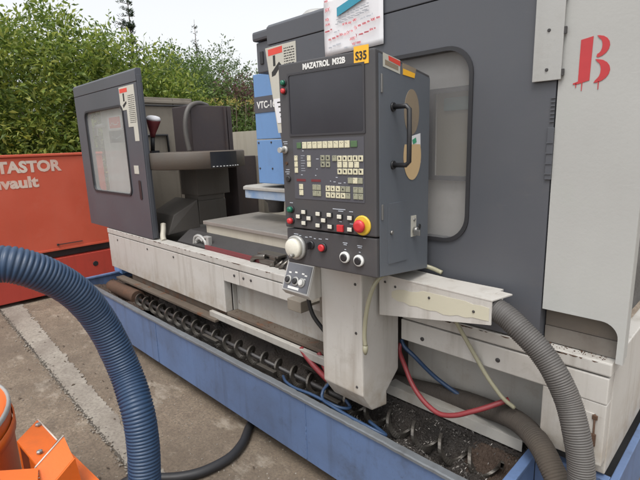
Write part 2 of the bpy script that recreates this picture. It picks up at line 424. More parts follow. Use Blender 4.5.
# grit lying along the crack
rnd = random.Random(11); mb = MB()
for i in range(420):
    x = -1.65 - 3.4 * rnd.random() ** 1.3
    t = (x + 5.3) / 3.7; y = .755 + (.652 - .755) * t + rnd.gauss(0, .014)
    s_ = rnd.uniform(.002, .0075)
    r_ = bmesh.ops.create_icosphere(mb.bm, subdivisions=1, radius=s_)
    bmesh.ops.transform(mb.bm, matrix=Matrix.Translation((x, y, s_ * .4 + .006)) @ Matrix.Rotation(rnd.random() * 6, 4, 'Z') @ Matrix.Diagonal((1, rnd.uniform(.5, 1), .6, 1)), verts=r_['verts'])
tag(part('crack_grit', mb, M['strip']), 'loose grit scattered along the crack in the concrete', 'grit', kind='stuff')
mb = MB()
for i in range(900):
    x = rnd.uniform(-5, -1.2); y = rnd.uniform(.2, 1.25); s_ = rnd.uniform(.0015, .005)
    r_ = bmesh.ops.create_icosphere(mb.bm, subdivisions=1, radius=s_)
    bmesh.ops.transform(mb.bm, matrix=Matrix.Translation((x, y, s_ * .3)) @ Matrix.Diagonal((1, rnd.uniform(.6, 1), .7, 1)), verts=r_['verts'])
tag(part('gravel_crumbs', mb, M['strip']), 'tiny stones scattered over the brown concrete', 'gravel', kind='stuff')

mb = MB(); rnd = random.Random(14)
for i in range(70):
    x = rnd.uniform(-4.8, -1.2); y = rnd.uniform(.25, 1.2); a = rnd.random() * 6.28; l = rnd.uniform(.006, .016); w = l * .45
    dx, dy = cos(a), sin(a)
    v = [mb.bm.verts.new(p) for p in ((x - dx * l, y - dy * l, .006), (x - dy * w, y + dx * w, .010), (x + dx * l, y + dy * l, .007), (x + dy * w, y - dx * w, .009))]
    mb.bm.faces.new((v[0], v[1], v[2])); mb.bm.faces.new((v[0], v[2], v[3]))
tag(part('leaf_litter', mb, M['bark']), 'small dead leaf scraps scattered on the concrete', 'leaf litter', kind='stuff')

# ------------------------------------------------------------------ chip tray
TR = thing('chip_tray', 'long blue steel chip tray on the concrete around the white machine base', 'tray', (-2.2, 1.6, 0))
mb = MB()
mb.box(-4.1, -.5, 1.19, 1.196, .09, .372)
part('front_wall', mb, M['blue'], TR)
mb = MB(); rn = random.Random(78)
for xs_ in (-2.72, -1.33):
    mb = MB(); mb.tube([(xs_ + rn.uniform(-.002, .002), 1.1895, .095 + .275 * k / 40) for k in range(41)], .003, 6, rad=[.0035 + .0012 * (k % 2) for k in range(41)])
    part('weld_seam', mb, M['blue'], TR)
mb = MB(); rn = random.Random(77); prev = None; fs = []
for i in range(181):
    x = -4.106 + 3.612 * i / 180; w1, w2, w3 = rn.uniform(-.0010, .0010), rn.uniform(-.0009, .0009), .0015 * sin(x * 3.1) + .0006 * sin(x * 11)
    ring = [mb.bm.verts.new((x, y + w2 + w3, z + w1 * k)) for y, z, k in ((1.180, .374, .5), (1.1805, .384, 1), (1.184, .3885, 1), (1.210, .3885, 1), (1.214, .384, 1), (1.214, .374, .5))]
    if prev:
        for k in range(6): fs.append(mb.bm.faces.new((prev[k], prev[(k + 1) % 6], ring[(k + 1) % 6], ring[k])))
    else: fs.append(mb.bm.faces.new(ring))
    prev = ring
fs.append(mb.bm.faces.new(prev[::-1])); bmesh.ops.recalc_face_normals(mb.bm, faces=fs)
part('front_rim', mb, M['rim'], TR, label='worn scuffed metal rim of the tray front')
mb = MB(); mb.box(-4.106, -4.1, 1.197, 2.75, .09, .372); mb.box(-4.125, -4.085, 1.215, 2.75, .373, .388, .003)
part('end_wall', mb, M['blue'], TR)
mb = MB(); mb.box(-.5, -.494, 1.197, 1.5, .09, .372); mb.box(-.516, -.484, 1.215, 1.51, .373, .388, .003)
mb.box(-.493, -.272, 1.505, 1.511, .09, .372); mb.box(-.483, -.2725, 1.492, 1.522, .374, .389, .003)
part('end_wall', mb, M['blue'], TR)
mb = MB(); mb.box(-.272, -.266, 1.505, 2.75, .09, .372); mb.box(-.2722, -.250, 1.49, 2.75, .373, .388, .003)
part('flank_wall', mb, M['blue'], TR)
mb = MB(); mb.box(-4.1, -.272, 2.752, 2.758, .09, .388)
part('back_wall', mb, M['blue'], TR)
mb = MB(); mb.box(-4.1, -.5, 1.197, 2.75, .09, .1); mb.box(-.494, -.273, 1.512, 2.75, .09, .1)
part('tray_floor', mb, M['dark'], TR)
mb = MB(); mb.box(-4.20, -4.03, 1.52, 1.62, .372, .425, .006)
part('corner_block', mb, M['blue_col'], TR)
foot0 = None
for x in (-3.8, -2.7, -1.6, -.7):
    for y in (1.42, 2.5):
        mb = MB(); mb.lathe([(.05, 0), (.05, .02), (.02, .025), (.02, .09)], (x, y, 0), seg=14)
        part('foot', mb, M['dark'], TR)
mb = MB(); pth = [(-3.98, 1.40, .30), (-3.7, 1.395, .315), (-3.42, 1.388, .325)]
mb.tube(spline(pth, 5), .054, 18)
part('cover_pipe', mb, M['rusty'], TR, label='rusty brown pipe over the screw end')

# sludge and chips lying in the tray
rnd = random.Random(21)
def heap(x0, x1, y0, y1, fz, nx, ny, amp, seed):
    rn = random.Random(seed); mb = MB(); V = []
    for i in range(nx + 1):
        row = []
        for j in range(ny + 1):
            x = x0 + (x1 - x0) * i / nx; y = y0 + (y1 - y0) * j / ny
            row.append(mb.bm.verts.new((x, y, fz(x, y) + rn.uniform(-amp, amp))))
        V.append(row)
    for i in range(nx):
        for j in range(ny): mb.bm.faces.new((V[i][j], V[i + 1][j], V[i + 1][j + 1], V[i][j + 1]))
    return mb
def zz(x, y):
    base = .235 + .05 * sin(x * 5.1) * sin(y * 17) + .02 * sin(x * 23 + y * 31)
    if y > 1.44: base += min(.11, (y - 1.44) * .9)
    if x > -1.25 and x < -.5: base += .03 * sin((x + 1.25) / .75 * pi)
    if x > -1.5: base += min(.045, (x + 1.5) * .12)
    groove = math.exp(-((y - 1.385) / .05) ** 2) * (.05 if x < -1.4 else .012)
    return min(base - groove + .006 * sin(x * 61 + y * 13) * sin(y * 71 - x * 17), .325 if 1.44 < y < 1.50 else .345)
mb = heap(-3.3, -.503, 1.198, 1.66, zz, 420, 70, .004, 4)
tag(part('swarf_sludge', mb, M['swarf']), 'black wet swarf and sludge covering the bottom of the blue tray', 'swarf', kind='stuff')
mb = heap(-4.095, -3.28, 1.198, 1.8, lambda x, y: .285 + .035 * sin(x * 9) * sin(y * 11) + (.05 if y > 1.42 else 0) - max(0, x + 3.42) * .3, 70, 44, .008, 5)
tag(part('rust_sludge', mb, M['swarf_rust']), 'rust brown sludge at the far left end of the tray', 'swarf', kind='stuff')
mb = heap(-.82, -.5035, 1.199, 1.495, lambda x, y: zz(x, y) + .004 + .012 * sin((x + .82) * 9) * sin(y * 23) - max(0, (-.66 - x)) * .25, 70, 60, .004, 9)
tag(part('rust_sludge', mb, M['swarf_rust']), 'rust brown sludge in the near right corner of the tray', 'swarf', kind='stuff')
mb = MB()
for i in range(9000):
    if i < 7600: x = rnd.uniform(-1.3, -.52); y = rnd.uniform(1.22, 1.65)
    else: x = rnd.uniform(-3.2, -1.3); y = rnd.uniform(1.22, 1.5)
    z = zz(x, y) + rnd.uniform(.002, .012)
    a = rnd.random() * 6.28; l = rnd.uniform(.002, .0065); w = l * .4; t = rnd.uniform(-.006, .008)
    dx, dy = cos(a), sin(a)
    v = [mb.bm.verts.new(p) for p in ((x + dx * l, y + dy * l, z + t), (x - dy * w, y + dx * w, z + abs(t) * .6), (x - dx * l, y - dy * l, z - t * .4))]
    mb.bm.faces.new(v)
tag(part('swarf_chips', mb, M['flake']), 'loose glinting metal chips scattered on the black sludge', 'metal chips', kind='stuff')

# chip auger
AU = thing('chip_auger', 'long oily steel screw auger lying in the tray below the machine base', 'auger', (-2, 1.385, .25))
mb = MB(); R_, pit = .047, .118; n = int((3.42 - .56) / pit * 26); prev = None; fs = []
for i in range(n + 1):
    a = i / 26 * 2 * pi; x = -3.42 + pit * i / 26
    c, s_ = cos(a), sin(a)
    q = [(x - .006, r, c, s_) for r in (.026, R_)] + [(x + .006, r, c, s_) for r in (R_, .026)]
    ring = [mb.bm.verts.new((xx, 1.385 + r * cc, .315 + r * ss)) for xx, r, cc, ss in q]
    if prev:
        for k in range(4): fs.append(mb.bm.faces.new((prev[k], prev[(k + 1) % 4], ring[(k + 1) % 4], ring[k])))
    prev = ring
bmesh.ops.recalc_face_normals(mb.bm, faces=fs)
part('flight', mb, M['steel_oily'], AU)
mb = MB(); mb.tube([(-3.45, 1.385, .315), (-1.25, 1.385, .315)], .011, 12)
part('shaft', mb, M['dark'], AU)
for x0, x1, y in ((-1.80, -1.66, 1.300), (-1.62, -1.50, 1.455), (-2.35, -2.2, 1.315), (-1.35, -1.24, 1.31)):
    mb = MB(); mb.box(x0, x1, y - .012, y + .012, .333, .352, .003)
    part('guide_bar', mb, M['steel_oily'], AU)

# ------------------------------------------------------------------ the machine
MC = thing('machining_centre', 'large grey and white milling machine with a tall control pendant standing in the blue tray', 'milling machine', (-2.2, 2.0, .1))
def P_(name, mb, m, label=None, parent=None, **k): return part(name, mb, M[m], parent or MC, label=label, **k)

# base panels
mb = MB()
mb.box(-4.045, -2.296, 1.45, 1.50, .46, .748, .004)           # left fairing
mb.box(-2.295, -2.137, 1.451, 1.50, .662, .747, .003)
P_('base_panel', mb, 'white')
mb = MB(); mb.box(-2.131, -1.24, 1.45, 1.50, .664, .748, .004); P_('base_panel', mb, 'white')
mb = MB(); mb.box(-4.05, -1.02, 1.448, 1.53, .754, .796, .005); P_('base_rail', mb, 'white_worn')
mb = MB(); mb.box(-1.02, -.289, 1.45, 1.50, .662, .748, .004); mb.box(-.47, -.289, 1.4515, 1.50, .456, .661, .003)
P_('base_panel', mb, 'white')
mb = MB(); mb.box(-1.015, -.285, 1.448, 1.56, .754, .796, .005); P_('base_rail', mb, 'white_worn')
# right flank of the base
mb = MB(); mb.box(-.330, -.287, 1.503, 2.62, .40, .795, .004); P_('flank_panel', mb, 'white')
mb = MB(); rnd = random.Random(92)
for i in range(85):
    x = rnd.uniform(-3.9, -1.3) if i < 45 else rnd.uniform(-1.0, -.30); l = rnd.uniform(.003, .016) * (1 if rnd.random() < .8 else 2); h_ = rnd.uniform(.002, .006)
    zt = .7925
    pts = [(x - l, zt), (x - l * .5, zt - h_ * rnd.uniform(.5, 1)), (x, zt - h_), (x + l * .6, zt - h_ * rnd.uniform(.4, 1)), (x + l, zt)]
    mb.prism(pts, 'Y', 1.4473, 1.4485)
P_('paint_chips', mb, 'rusty')
# recess behind the notch + ledges
mb = MB(); mb.box(-2.29, -1.2, 1.53, 1.56, .44, .75); mb.box(-2.292, -2.285, 1.503, 1.528, .46, .66); P_('recess_panel', mb, 'white_grubby')
mb = MB(); mb.box(-2.29, -1.24, 1.452, 1.528, .445, .466, .004); P_('recess_ledge', mb, 'rust_ledge')
mb = MB(); mb.box(-2.45, -1.24, 1.425, 1.45, .405, .444, .004); P_('lower_rail', mb, 'white_grubby')
mb = MB(); mb.box(-3.85, -2.35, 1.40, 1.46, .395, .412, .003); mb.box(-3.7, -1.9, 1.475, 1.49, .38, .455); P_('lower_ledge', mb, 'rust_ledge')
mb = MB(); mb.box(-1.10, -.472, 1.62, 1.64, .34, .75); mb.box(-.476, -.471, 1.503, 1.618, .40, .66); P_('recess_panel', mb, 'white_grubby')
mb = MB(); mb.box(-1.13, -.54, 1.50, 1.505, .355, .40, .001); mb.box(-1.13, -.53, 1.5055, 1.575, .392, .400, .001); P_('drip_channel', mb, 'white_grubby', label='stained pale angle strip under the right recess')
mb = MB(); mb.box(-3.95, -.60, 1.66, 2.6, .102, .70); P_('bed_casting', mb, 'oily')
# bolts on panels
bolt = None
for x, z in ((-3.85, .715), (-2.9, .715), (-2.18, .715), (-2.09, .715), (-2.02, .716), (-.92, .69), (-.42, .70), (-3.3, .715), (-1.5, .716), (-.62, .70)):
    if bolt is None:
        mb = MB(); mb.lathe([(.008, 0), (.008, .003), (.005, .005)], (0, 0, 0), (0, -1, 0), 10)
        bolt = part('bolt', mb, M['dark'], MC, local=True); bolt.location = Vector((x, 1.45, z)) - MC.location
    else: copy_at(bolt, MC, Vector((x, 1.45, z)) - MC.location)
mb = MB(); mb.box(-.395, -.318, 1.4475, 1.451, .475, .625, .001); P_('access_plate', mb, 'white')
mb = MB(); mb.tube([(-.316, 1.446, .625), (-.314, 1.446, .47)], .003, 6); mb.box(-.323, -.308, 1.443, 1.4495, .52, .56, .002); mb.box(-.323, -.308, 1.443, 1.4495, .608, .622, .002)
P_('access_hinge', mb, 'rusty')

# doors -------------------------------------------------
def door(x0, x1, zlow, wx0, wx1, wz0, wz1, r, th, glassm, seal, lab, lean=0):
    mb = MB(); mb.holed([(x0 + lean, zlow), (x1, zlow), (x1, 1.893), (x0, 1.893)], rrect(wx0, wx1, wz0, wz1, r), 1.45, 1.45 + th)
    d = P_('door', mb, 'grey', label=lab)
    mb = MB(); mb.prism([(1.449, 1.8965), (1.449, 1.972), (1.462, 1.985), (1.45 + th, 1.985), (1.45 + th, 1.8965)], 'X', x0 + (.03 if lean else 0), x1, .003)
    part('door_cap', mb, M['grey'], d)
    mb = MB(); o = rrect(wx0 - seal, wx1 + seal, wz0 - seal, wz1 + seal, r + seal, 8); i = rrect(wx0 + .004, wx1 - .004, wz0 + .004, wz1 - .004, r, 8)
    mb.holed(o, i, 1.4455 - seal * .25, 1.449)
    part('window_seal', mb, M['rubber'] if seal < .02 else M['seal'], d)
    mb = MB(); q = rrect(wx0 + .001, wx1 - .001, wz0 + .001, wz1 - .001, r, 8); mb.prism(q, 'Y', 1.464, 1.469)
    part('window', mb, glassm, d)
    return d
M['seal'] = plain('dark grey window seal', (.028, .03, .036), .35)
DL = door(-4.42, -3.185, .803, -4.215, -3.452, 1.112, 1.756, .045, .045, M['glass_clear'], .010, 'grey sliding door at the far left end')
mb = MB(); mb.prism(rrect(-3.318, -3.278, 1.085, 1.225, .012, 3), 'Y', 1.446, 1.4495, .001); part('handle_slot', mb, M['black'], DL)
mb = MB(); mb.box(-3.365, -3.29, 1.447, 1.4495, 1.27, 1.33, .001); part('door_sticker', mb, M['plate_cream'], DL)
DR = door(-1.80, -.492, .803, -1.42, -.752, 1.098, 1.735, .085, .05, M['glass_grey'], .009, 'grey sliding door with big rounded window behind the pendant', lean=.25)
# light gasket on the inner edge of the left door
mb = MB(); mb.box(-3.184, -3.177, 1.456, 1.482, .81, 1.94, .002); part('door_edge', mb, M['grey'], DL)
mb = MB(); mb.tube(spline([(-3.20, 1.545, .90), (-3.175, 1.53, .86), (-3.15, 1.51, .82), (-3.12, 1.50, .79)], 6), .02, 10, rad=None); part('door_wiper', mb, M['cream'], DL)

# warning plates on the doors (stepped outline) with print
def scrib(mb, x0, x1, z, hgt, y, rn, w=.0016, dens=1.0):
    """handwriting-like stroke on a y = const plane"""
    x = x0; pts = []
    while x < x1:
        pts.append((x, y, z + hgt * rn.choice((0, .0, .5, .6, 1.0)) * rn.uniform(.7, 1))); x += hgt * rn.uniform(.22, .5) / dens
    if len(pts) > 2: mb.ribbon(pts, w, (0, -1, 0))
def print_lines(mb, x0, x1, z0, z1, step, y, rn):
    z = z0
    while z < z1:
        x = x0
        while x < x1 - .004:
            l = rn.uniform(.006, .02); e = min(x + l, x1)
            mb.ribbon([(x, y, z), (e, y, z)], step * .38, (0, -1, 0)); x = e + .004
        z += step
def warn(d, x0, yb, ztop, w1, w2, h1, h2, h3):
    rn = random.Random(int(x0 * 1000))
    poly = [(x0, ztop), (x0, ztop - h1), (x0 + w1 - w2, ztop - h1), (x0 + w1 - w2, ztop - h2), (x0 + w1 - w2 * .45, ztop - h2),
            (x0 + w1 - w2 * .45, ztop - h3), (x0 + w1, ztop - h3), (x0 + w1, ztop)]
    mb = MB(); mb.prism(poly, 'Y', yb - .002, yb - .0004)
    pl = part('warning_plate', mb, M['plate_cream'], d)
    y = yb - .0024
    mb = MB(); mb.box(x0 + .01, x0 + w1 * .55, y - .0003, y + .0002, ztop - .04, ztop - .012); part('warning_header', mb, M['sign_red'], pl)
    mb = MB(); cx = x0 + w1 * .28
    mb.box(cx - .012, cx + .012, y - .0003, y + .0002, ztop - .10, ztop - .045)
    mb.prism([(cx - .03, ztop - .125), (cx + .035, ztop - .10), (cx + .04, ztop - .115), (cx - .02, ztop - .145)], 'Y', y - .0003, y + .0002)
    print_lines(mb, x0 + w1 * .55, x0 + w1 - .01, ztop - h2 + .03, ztop - .06, .013, y, rn)
    part('warning_print', mb, M['ink_black'], pl)
warn(DL, -3.475, 1.45, 1.882, .25, .15, .16, .28, .38)
# plate on the right door: broad top, narrow tail on the left
mb = MB(); mb.prism([(-1.785, 1.885), (-1.740, 1.62), (-1.720, 1.50), (-1.635, 1.50), (-1.67, 1.74), (-1.575, 1.75), (-1.575, 1.885)], 'Y', 1.448, 1.4496)
WP = part('warning_plate', mb, M['plate_cream'], DR)
mb = MB(); mb.prism([(-1.765, 1.876), (-1.765, 1.848), (-1.665, 1.851), (-1.665, 1.879)], 'Y', 1.4475, 1.448); part('warning_header', mb, M['sign_red'], WP)
mb = MB(); mb.box(-1.732, -1.716, 1.4474, 1.4478, 1.80, 1.846)
mb.prism([(-1.745, 1.775), (-1.69, 1.815), (-1.675, 1.80), (-1.72, 1.76), (-1.745, 1.755)], 'Y', 1.4474, 1.4478)
rn = random.Random(5); print_lines(mb, -1.655, -1.585, 1.755, 1.87, .011, 1.4476, rn)
part('warning_print', mb, M['ink_black'], WP)
mb = MB(); mb.prism([(-1.742, 1.655), (-1.720, 1.545), (-1.635, 1.545), (-1.655, 1.655)], 'Y', 1.4462, 1.4476); ST = part('paper_tag', mb, M['paper'], WP)
mb = MB()
for k, z in enumerate((1.635, 1.615, 1.59, 1.57)): mb.box(-1.715 + k * .006, -1.685 + k * .005, 1.4457, 1.4461, z, z + .006)
part('tag_print', mb, M['ink_black'], ST)

# fixed enclosure behind the doors
mb = MB(); mb.holed([(-1.52, .80), (-.50, .80), (-.50, 1.94), (-1.68, 1.94)], rect(-.93, -.70, 1.31, 1.61), 1.53, 1.545); IP = P_('fixed_screen', mb, 'inner_panel')
mb = MB(); mb.holed(rect(-.942, -.66, 1.300, 1.622), rect(-.926, -.68, 1.316, 1.606), 1.510, 1.5285); part('inner_frame', mb, M['inner_grey'], IP)
mb = MB(); mb.box(-.93, -.70, 1.546, 1.552, 1.31, 1.61); part('inner_window', mb, paint('stained inner sheet', (.27, .245, .19), .6, .4, (.15, .12, .08)), IP)
mb = MB(); mb.box(-.90, -.71, 1.538, 1.5455, 1.545, 1.59, .002); part('teal_strip', mb, M['teal_dull'] if 'teal_dull' in M else plain('dull teal strip', (.10, .17, .17), .5), IP)
mb = MB(); mb.box(-4.20, -3.47, 1.57, 1.585, .80, 1.80, .002); LP = P_('fixed_screen', mb, 'inner_panel')
# red and black stickers on the left fixed screen, seen through the glass
mb = MB(); mb.box(-3.83, -3.58, 1.480, 1.484, 1.60, 1.70); s0 = part('screen_sticker', mb, M['paper'], LP)
mb = MB(); mb.box(-3.80, -3.59, 1.479, 1.4799, 1.61, 1.692); part('red_field', mb, M['sign_red'], s0)
mb = MB(); rn = random.Random(8); scrib(mb, -3.785, -3.61, 1.635, .03, 1.4786, rn, .006); part('sticker_print', mb, M['paper'], s0)
mb = MB(); mb.box(-3.83, -3.55, 1.480, 1.484, 1.50, 1.59); s1 = part('screen_sticker', mb, M['inner_grey'], LP)
mb = MB(); rn = random.Random(9); scrib(mb, -3.79, -3.60, 1.53, .03, 1.4795, rn, .005); part('sticker_print', mb, M['ink_grey'], s1)
mb = MB(); mb.tube(spline([(-4.30, 1.55, 1.57), (-4.295, 1.55, 1.625), (-4.26, 1.55, 1.645), (-4.10, 1.55, 1.65)], 5), .016, 10); P_('wall_elbow', mb, 'paper')
# tan left end wall seen through the opening
mb = MB(); mb.box(-4.03, -4.0, 1.60, 2.14, .75, 1.885, .003); mb.box(-4.028, -3.998, 2.146, 2.335, .75, 1.885, .003)
mb.box(-4.0, -3.985, 1.62, 2.32, 1.835, 1.86, .004); P_('end_panel', mb, 'tan')
mb = MB(); mb.tube(spline([(-3.985, 1.62, 1.82), (-3.975, 1.9, 1.812), (-3.975, 2.2, 1.818), (-3.9, 2.33, 1.83)], 6), .008, 8)
mb.tube([(-3.985, 1.80, 1.56), (-3.985, 2.05, 1.56), (-3.985, 2.055, 1.3)], .012, 8); P_('wall_cable', mb, 'cable')
# cream back sheet with diagonal creases
mb = MB(); mb.box(-4.0, -1.95, 2.58, 2.60, .70, 1.572); mb.prism([(-3.62, .95), (-3.59, .95), (-3.25, 1.42), (-3.28, 1.42)], 'Y', 2.574, 2.5795)
P_('back_panel', mb, 'cream')
mb = MB(); mb.box(-1.95, -.36, 2.55, 2.60, .70, 1.985); P_('back_panel', mb, 'grey')
mb = MB(); mb.box(-1.70, -.36, 1.555, 2.548, 1.955, 1.978, .003); P_('roof', mb, 'grey')
mb = MB(); mb.box(-.375, -.345, 1.50, 2.548, .80, 1.95); P_('inner_side_wall', mb, 'chip_wall')
mb = MB(); mb.box(-1.955, -1.72, 1.53, 1.80, 1.80, 1.945, .006); mb.box(-1.968, -1.72, 1.515, 1.82, 1.949, 1.995, .012); EP = P_('end_post', mb, 'grey')
mb = MB(); mb.box(-1.925, -1.90, 1.524, 1.5295, 1.84, 1.90, .002); part('post_slot', mb, M['black'], EP)
# white column panel on the right with the rounded cut-out below
mb = MB()
c = [(-.488, 1.985), (-.488, .918), (-.325, .918)]
for k in range(1, 9):
    a = radians(90 - 90 * k / 8); c.append((-.325 + .045 * cos(a), .873 + .045 * sin(a)))
c += [(-.280, .80), (-.262, .80), (-.262, 1.985)]
mb.prism(c, 'Y', 1.4515, 1.475)
CP = P_('column_panel', mb, 'white_tall')
mb = MB(); mb.box(-.487, -.2805, 1.489, 1.495, .855, .935); part('stained_plate', mb, M['stain'], CP)
mb = MB(); mb.box(-.487, -.2805, 1.4865, 1.4945, .80, .853); part('speckled_plate', mb, M['stain_low'], CP)
mb = MB(); mb.box(-.2795, -.266, 1.477, 1.52, .80, 1.98, .003); part('column_flange', mb, M['white_tall'], CP)
mb = MB(); rnd = random.Random(91)
for i in range(210):
    if i < 55: x = rnd.uniform(-.485, -.29); y = 1.486 - .030 * rnd.random() ** 2.4; z = .797
    else: x = rnd.uniform(-2.25, -1.26); y = 1.525 - .06 * rnd.random(); z = .467
    s_ = rnd.uniform(.0010, .0030); r_ = bmesh.ops.create_icosphere(mb.bm, subdivisions=1, radius=s_)
    bmesh.ops.transform(mb.bm, matrix=Matrix.Translation((x, y, z + s_ * .3)) @ Matrix.Rotation(rnd.random() * 6, 4, 'Z') @ Matrix.Diagonal((1, rnd.uniform(.4, 1), .5, 1)), verts=r_['verts'])
tag(part('ledge_debris', mb, M['rusty']), 'dark rusty crumbs lying on the ledges of the white machine base', 'grit', kind='stuff')
# stencilled letter B
def sten(mb, pts): mb.prism(pts, 'Y', 1.4500, 1.4513)
mb = MB()
bx, bz, sx, sz = -.447, 1.583, .088, .122
def q(u, v): return (bx + u * sx, bz + v * sz)
sten(mb, [q(.12, .94), q(.30, .96), q(.46, .98), q(.44, .06), q(.10, .0), q(-.02, .0), q(-.02, .03), q(.12, .06)])
up = [q(.56, .98)] + [q(.56 + .36 * sin(radians(a)), .75 + .23 * cos(radians(a))) for a in range(10, 171, 20)] + [q(.58, .55), q(.60, .60)] + [q(.60 + .12 * sin(radians(a)), .76 + .16 * cos(radians(a))) for a in range(160, 9, -25)]
sten(mb, up)
lo_ = [q(.56, .49)] + [q(.56 + .42 * sin(radians(a)), .24 + .25 * cos(radians(a))) for a in range(10, 171, 20)] + [q(.56, .0), q(.60, .05)] + [q(.60 + .13 * sin(radians(a)), .25 + .18 * cos(radians(a))) for a in range(160, 9, -25)]
sten(mb, lo_)
for u in (.05, .22, .68): sten(mb, [q(u, .02), q(u + .03, .02), q(u + .025, -.15 if u > .1 else -.07), q(u + .005, -.15 if u > .1 else -.07)])
part('stencil_letter', mb, M['stencil'], CP)
# bolted plate over the door/column joint
mb = MB(); mb.box(-.556, -.478, 1.438, 1.4435, 1.60, 1.975, .0015); BP = P_('cover_plate', mb, 'alu')
for z in (1.63, 1.735, 1.86):
    mb = MB(); mb.lathe([(.005, 0), (.004, .003)], (-.517, 1.438, z), (0, -1, 0), 8); part('rivet', mb, M['dark'], BP)
for z in (1.61, 1.72, 1.82):
    mb = MB(); mb.box(-.4775, -.472, 1.4385, 1.447, z, z + .018); part('clip', mb, M['dark'], BP)
mb = MB(); mb.box(-.506, -.488, 1.444, 1.4495, 1.32, 1.47, .001)
for z in (1.335, 1.365, 1.395, 1.425): mb.box(-.5065, -.4875, 1.4415, 1.4435, z, z + .004)
for k in range(7): mb.box(-.503, -.491, 1.446, 1.4495, 1.485 + k * .011, 1.489 + k * .011)
P_('slotted_strip', mb, 'grey')
# rounded motor cap on top of the enclosure
mb = MB(); mb.lathe([(.10, 0), (.10, .12), (.095, .15), (.07, .172), (.0, .18)], (-1.93, 1.95, 1.98), seg=24); P_('top_motor', mb, 'alu')

# spindle column: light blue
mb = MB(); mb.box(-2.415, -1.75, 1.85, 2.3, 1.482, 1.872, .004); SPC = P_('spindle_column', mb, 'blue_col')
mb = MB(); mb.box(-2.415, -1.75, 1.8505, 2.3, 1.205, 1.476, .004); part('column_cover', mb, M['blue_col'], SPC)
mb = MB(); mb.box(-2.36, -1.75, 1.86, 2.3, 1.874, 1.95, .004); part('column_top', mb, M['grey'], SPC)
mb = MB(); mb.box(-2.413, -2.10, 1.8465, 1.8498, 1.642, 1.738); ML = part('name_band', mb, M['keyfield'], SPC)
mb = MB(); mb.text('VTC-16', .058, Matrix.Translation((-2.385, 1.846, 1.668)) @ Matrix.Rotation(pi / 2, 4, 'X'), .0012, xs=.95); part('lettering', mb, M['letter_white'], ML)
mb = MB()
for x, z in ((-2.395, 1.46), (-2.27, 1.46), (-2.395, 1.30), (-2.27, 1.30)): mb.lathe([(.007, 0), (.005, .004)], (x, 1.85, z), (0, -1, 0), 8)
part('cover_screws', mb, M['dark'], SPC)
M['mottled'] = paint('chipped blue white paint', (.13, .24, .42), .5, .8, (.50, .50, .46), streak=.2, fine=30)
mb = MB(); mb.prism([(-2.62, 1.90), (-2.55, 1.83), (-2.10, 1.83), (-2.10, 2.16), (-2.62, 2.16)], 'Z', 1.103, 1.158, .004); NB = P_('spindle_nose', mb, 'mottled')
mb = MB(); mb.prism([(-2.63, 1.895), (-2.555, 1.82), (-2.09, 1.82), (-2.09, 2.17), (-2.63, 2.17)], 'Z', 1.159, 1.178, .003); part('nose_plate', mb, M['white_grubby'], NB)
mb = MB(); mb.lathe([(.05, -.09), (.055, -.03), (.075, -.01), (.075, .0)], (-2.34, 1.92, 1.105), seg=18); part('tool_holder', mb, M['dark'], NB)

# table and slides
mb = MB(); mb.box(-2.80, -1.25, 1.64, 2.12, .925, .95, .004)
for y in (1.74, 1.86, 1.98): pass
TB = P_('work_table', mb, 'table')
mb = MB(); mb.box(-2.785, -1.25, 1.655, 2.10, .865, .9245, .003); part('table_side', mb, M['cream'], TB)
mb = MB(); mb.prism([(1.545, .80), (1.645, .868), (2.1, .868), (2.1, .72), (1.545, .72)], 'X', -3.0, -1.25)
P_('way_cover', mb, 'dark')
mb = MB(); mb.box(-2.62, -1.95, 1.532, 1.544, .785, .822, .003); P_('way_wiper', mb, 'red_dull')
mb = MB()
for k in range(5):
    a = radians(40 + k * 25); mb.tube([(-2.72 + .05 * cos(a + t * .3), 1.56, .80 + .05 * sin(a + t * .3)) for t in range(3)], .012, 8)
mb.tube(spline([(-2.80, 1.56, .80), (-2.78, 1.56, .85), (-2.72, 1.56, .865), (-2.66, 1.56, .84), (-2.64, 1.56, .80)], 6), .011, 8)
mb.tube(spline([(-2.77, 1.575, .80), (-2.75, 1.575, .835), (-2.72, 1.575, .845), (-2.69, 1.575, .83), (-2.67, 1.575, .80)], 6), .010, 8)
mb.box(-2.63, -2.60, 1.55, 1.58, .80, .865, .004); mb.box(-2.66, -2.60, 1.55, 1.58, .86, .872, .003); P_('coolant_loop', mb, 'alu')
mb = MB(); mb.box(-2.03, -1.90, 1.52, 1.58, .80, .83, .005); mb.box(-2.06, -1.88, 1.535, 1.60, .842, .856, .004); mb.box(-1.95, -1.90, 1.53, 1.58, .825, .85, .003)
mb.tube(spline([(-2.10, 1.525, .80), (-2.07, 1.52, .825), (-2.02, 1.52, .838), (-1.98, 1.53, .842)], 5), .014, 8)
for k in range(7): mb.tube([(-1.93 + k * .04, 1.515 + .01 * (k % 2), .80), (-1.90 + k * .045, 1.55, .82 + .010 * (k % 3))], .010, 7)
P_('clamp_hardware', mb, 'steel_oily')
mb = MB(); mb.box(-1.50, -1.22, 1.56, 2.4, .80, 1.15, .01); P_('inner_guard', mb, 'dark')
mb = MB(); mb.box(-3.95, -2.95, 1.56, 2.5, .70, .745); P_('chip_apron', mb, 'dark')

